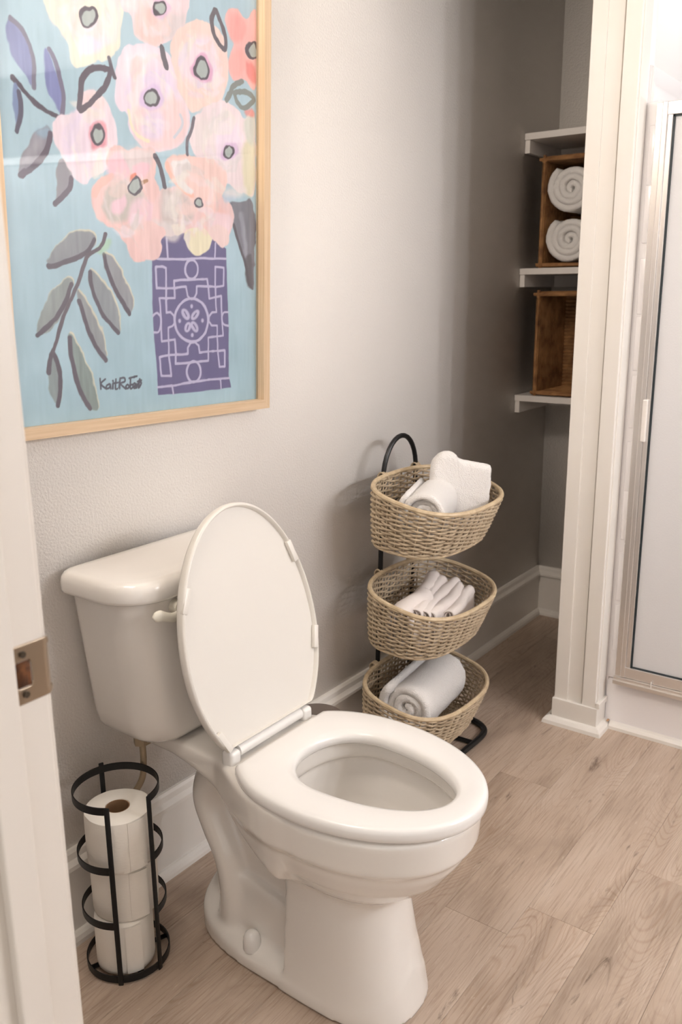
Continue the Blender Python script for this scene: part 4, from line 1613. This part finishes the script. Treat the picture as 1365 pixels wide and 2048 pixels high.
fill(A((640, 1000), (700, 960), (760, 1000), (760, 1080), (690, 1110), (630, 1080)), (242, 206, 210), alpha=0.8, soft=0.005)
stroke(A((460, 950), (485, 900), (545, 860)), (246, 190, 170), 0.012, alpha=0.6)
fill(A((630, 860), (655, 845), (660, 880), (640, 900)), (226, 130, 104), alpha=0.9)
centre(A, 658, 910, 32, 42, 11)
stroke(A((690, 895), (718, 882)), (176, 128, 92), 0.006)
# bottom right peach blooms with a taupe patch
fill(B((745, -20), (790, -120), (900, -140), (1040, -120), (1120, -60), (1145, 20), (1125, 90), (1095, 160), (1040, 125), (1020, 100), (900, 90), (850, 95), (790, 115), (745, 100)), (240, 204, 196), rough=0.006)
fill(A((805, 800), (840, 758), (900, 752), (985, 770), (1080, 790), (1110, 890), (1060, 980), (990, 975), (940, 985), (880, 925), (830, 870)), (244, 208, 194), rough=0.005)
stroke(A((815, 800), (835, 860), (890, 920), (940, 955)), (246, 190, 166), 0.010, alpha=0.8)
fill(A((835, 800), (880, 775), (930, 795), (930, 850), (905, 880), (945, 930), (925, 945), (870, 900)), (238, 230, 222), alpha=0.95, soft=0.002)
fill(A((790, 930), (850, 925), (900, 950), (945, 1010), (930, 1080), (860, 1120), (790, 1080)), (206, 194, 184), alpha=0.85, soft=0.005)
fill(A((800, 960), (850, 950), (880, 1000), (850, 1060), (805, 1040)), (228, 218, 208), alpha=0.7, soft=0.005)
fill(A((1000, 1010), (1060, 1000), (1110, 1050), (1060, 1140), (990, 1110)), (246, 190, 174), alpha=0.6, soft=0.006)
fill(B((1020, 0), (1100, -10), (1140, 30), (1100, 100), (1030, 60)), (242, 214, 214), alpha=0.8, soft=0.004)
fill(A((1090, 950), (1140, 935), (1150, 970), (1110, 990)), (196, 206, 214), alpha=0.8, soft=0.003)
fill(A((1090, 930), (1190, 910), (1200, 950), (1120, 960)), (238, 226, 216), alpha=0.7, soft=0.005)
fill(A((745, 1080), (860, 1090), (900, 1120), (850, 1180), (790, 1150)), (226, 216, 208), alpha=0.8, soft=0.005)
centre(A, 970, 992, 22, 26, 12)
# cream bloom hanging over the vase
fill(Vp((505, 60), (560, -10), (700, -20), (820, 60), (805, 140), (780, 220), (740, 262), (650, 302), (590, 270), (540, 190)), (238, 226, 190), rough=0.003)
fill(Vp((510, 70), (580, 20), (560, 160), (570, 220), (535, 170)), (226, 214, 204), alpha=0.8, soft=0.002)
fill(Vp((370, -60), (500, -60), (500, 20), (440, 60), (395, 40)), (236, 222, 206), rough=0.003)
fill(Vp((780, -40), (960, -40), (1020, 60), (1000, 160), (930, 190), (860, 140), (800, 60)), (240, 210, 200), rough=0.004)
fill(Vp((60, -100), (220, -60), (300, 40), (250, 120), (255, 210), (215, 310), (140, 350), (60, 340), (0, 200)), (241, 204, 194), rough=0.004)
# brush work inside the blooms
def brushwork(f, cx, cy, rx, ry, cols, seed, n=26):
    r = random.Random(seed)
    for _ in range(n):
        a, q = r.uniform(0, 2 * PI), math.sqrt(r.uniform(0.16, 0.62))
        x, y = cx + rx * q * math.cos(a), cy + ry * q * math.sin(a)
        an = a + PI / 2 + r.uniform(-0.7, 0.7)
        ln = r.uniform(0.16, 0.36)
        bend = r.uniform(-0.08, 0.08)
        p = [(x - rx * ln * math.cos(an), y - ry * ln * math.sin(an)), (x + rx * bend, y + ry * bend), (x + rx * ln * math.cos(an), y + ry * ln * math.sin(an))]
        w_ = r.uniform(0.006, 0.016)
        P = f(*p)
        fill([(P[0][0] - w_ / 2, P[0][1]), (P[1][0] - w_ / 2, P[1][1] + w_ * 0.6), (P[2][0], P[2][1] + w_ / 2), (P[2][0] + w_ / 2, P[2][1]), (P[1][0] + w_ / 2, P[1][1] - w_ * 0.6), (P[0][0], P[0][1] - w_ / 2)],
             r.choice(cols), alpha=r.uniform(0.25, 0.55), soft=0.0016, rough=0.006)


CREAM, PINKW, PEACH, LAV = (240, 230, 214), (242, 226, 226), (242, 210, 198), (228, 212, 226)
brushwork(A, 430, 100, 150, 200, [CREAM, PEACH, PINKW], 1)
brushwork(A, 765, 60, 125, 150, [PINKW, PEACH, (224, 214, 208)], 2)
brushwork(A, 735, 470, 150, 250, [PINKW, LAV, PEACH, CREAM], 3, 40)
brushwork(A, 980, 330, 125, 210, [PEACH, PINKW, LAV, CREAM], 4, 34)
brushwork(A, 430, 670, 135, 210, [PINKW, CREAM, LAV], 5, 34)
brushwork(A, 1085, 700, 120, 190, [PINKW, CREAM, (222, 214, 204)], 6, 34)
brushwork(A, 620, 1000, 140, 210, [PEACH, PINKW, (212, 202, 190)], 7, 34)
brushwork(A, 960, 960, 150, 190, [PEACH, PINKW, CREAM, (214, 202, 192)], 8, 34)
brushwork(B, 940, 20, 150, 100, [PEACH, PINKW, CREAM], 9, 20)
for c_ in ((432, 86, 48, 56, 3, None), (783, 40, 38, 42, 4, (224, 190, 208)), (738, 480, 42, 42, 7, (222, 196, 220)), (985, 336, 40, 52, 8, (226, 172, 196)), (476, 660, 38, 56, 9, (226, 150, 158)), (1117, 732, 27, 34, 10, (222, 188, 214)), (658, 910, 32, 42, 11, None), (970, 992, 22, 26, 12, None)):
    centre(A, c_[0], c_[1], c_[2], c_[3], c_[4], accent=c_[5])
# loose strokes
stroke(A((535, 335), (455, 332), (405, 375), (395, 450), (388, 535), (470, 470), (525, 400), (540, 335)), (110, 100, 106), 0.0095, closed=False)
stroke(A((532, 282), (545, 330), (560, 378)), (112, 104, 110), 0.008)
stroke(A((790, 235), (798, 285), (812, 325)), (112, 104, 108), 0.012)
stroke(A((1050, 45), (1032, 100), (1050, 180), (1095, 240), (1103, 190), (1078, 110), (1052, 45)), (112, 104, 108), 0.0095)
stroke(A((945, 578), (932, 640), (913, 690), (912, 753)), (112, 104, 110), 0.0075)
stroke(A((755, 762), (780, 810), (793, 860), (802, 910)), (100, 92, 98), 0.010)
stroke(A((1180, 398), (1140, 420), (1120, 460), (1103, 487)), (138, 140, 132), 0.011)
stroke(A((1140, 455), (1200, 448), (1240, 488), (1190, 525), (1160, 500), (1142, 458)), (138, 142, 134), 0.0095)

# --- branch at lower left
E5 = (236, 214, 176)
leaves = [
    (((240, 240), (250, 190), (300, 130), (360, 90), (410, 78), (462, 98), (455, 160), (390, 215), (310, 248)), ((460, 118), (425, 180), (345, 222), (240, 252)), (146, 148, 148)),
    (((180, 585), (200, 480), (240, 385), (290, 335), (340, 308), (352, 360), (310, 480), (240, 560)), ((347, 340), (322, 420), (270, 505), (182, 588)), (152, 158, 152)),
    (((385, 370), (420, 415), (465, 500), (500, 580), (520, 700), (460, 630), (410, 520), (388, 430)), ((388, 420), (418, 525), (462, 630), (515, 708)), (152, 154, 152)),
    (((437, 260), (490, 310), (545, 395), (580, 480), (583, 570), (525, 520), (470, 420), (440, 330)), ((438, 278), (455, 380), (505, 490), (578, 573)), (148, 152, 152)),
    (((503, 182), (555, 215), (605, 310), (648, 440), (630, 482), (580, 400), (530, 300), (505, 230)), ((505, 192), (530, 290), (575, 390), (630, 482)), (150, 150, 150)),
    (((335, 580), (385, 640), (430, 740), (465, 850), (472, 948), (432, 946), (380, 850), (345, 720)), ((340, 600), (350, 710), (385, 840), (438, 945)), (138, 150, 142)),
    (((235, 745), (258, 690), (288, 760), (296, 870), (280, 932), (250, 890), (235, 810)), ((238, 768), (256, 672), (290, 760), (291, 860), (282, 930)), (142, 152, 148)),
]
for sh, st_, colr in leaves:
    fill([(a + 0.002, b + 0.003) for a, b in B(*sh)], E5, alpha=0.7, rough=0.006)
    fill(B(*sh), colr, tex=14)
    stroke(B(*st_), INK, 0.0085)
fill(B((480, 140), (520, 110), (538, 130), (510, 175), (470, 185)), (176, 208, 168), alpha=0.7, soft=0.003)
stroke(B((515, 92), (485, 160), (425, 205), (395, 285), (370, 360), (310, 500), (258, 668)), (104, 92, 98), 0.0075)

# --- signature, brush lettering
SG = (84, 82, 92)


def sg(*p):
    stroke(B(*p), SG, 0.0034, rough=0.0004)


sg((488, 798), (492, 848))
sg((514, 800), (492, 824), (520, 848))
sg((534, 824), (520, 832), (522, 846), (536, 840), (537, 826), (541, 846))
sg((551, 822), (551, 846))
sg((551, 808), (552, 811))
sg((566, 800), (564, 846), (574, 846))
sg((556, 820), (578, 816))
sg((580, 842), (586, 796), (584, 846))
sg((586, 796), (606, 794), (608, 812), (588, 822), (614, 848))
sg((622, 826), (614, 836), (622, 846), (630, 836), (622, 826))
sg((637, 796), (636, 844), (648, 840), (646, 826), (637, 830))
sg((650, 836), (660, 830), (656, 820), (649, 830), (654, 844), (664, 840))
sg((664, 824), (666, 842), (670, 826), (676, 824))
sg((630, 796), (668, 786))
sg((655, 788), (654, 792))
sg((682, 800), (676, 842), (690, 818), (676, 812), (688, 806))
sg((672, 812), (690, 806))

col = np.clip(img * PALE, 0, 255) / 255
col = np.where(col <= 0.04045, col / 12.92, ((col + 0.055) / 1.055) ** 2.4)
nxg, nzg = len(gx), len(gz)
verts = np.stack([GX, np.full(GX.shape, -PD), GZ], -1).reshape(-1, 3)
ii, jj = np.meshgrid(np.arange(nxg - 1), np.arange(nzg - 1), indexing='ij')
a0 = (ii * nzg + jj).ravel()
faces = np.stack([a0, a0 + nzg, a0 + nzg + 1, a0 + 1], 1)
me = bpy.data.meshes.new('print')
me.vertices.add(len(verts))
me.vertices.foreach_set('co', verts.ravel())
me.loops.add(faces.size)
me.loops.foreach_set('vertex_index', faces.ravel().astype(np.int32))
me.polygons.add(len(faces))
me.polygons.foreach_set('loop_start', (np.arange(len(faces)) * 4).astype(np.int32))
me.update(calc_edges=True)
at = me.color_attributes.new('paint', 'FLOAT_COLOR', 'POINT')
at.data.foreach_set('color', np.concatenate([col.reshape(-1, 3), np.ones((len(verts), 1))], 1).ravel().astype(np.float32))
me.materials.append(M_PRINT)
po = bpy.data.objects.new('print', me)
C.objects.link(po)
po.parent = fr
po['label'] = 'print of pink flowers in a purple patterned vase on pale blue'
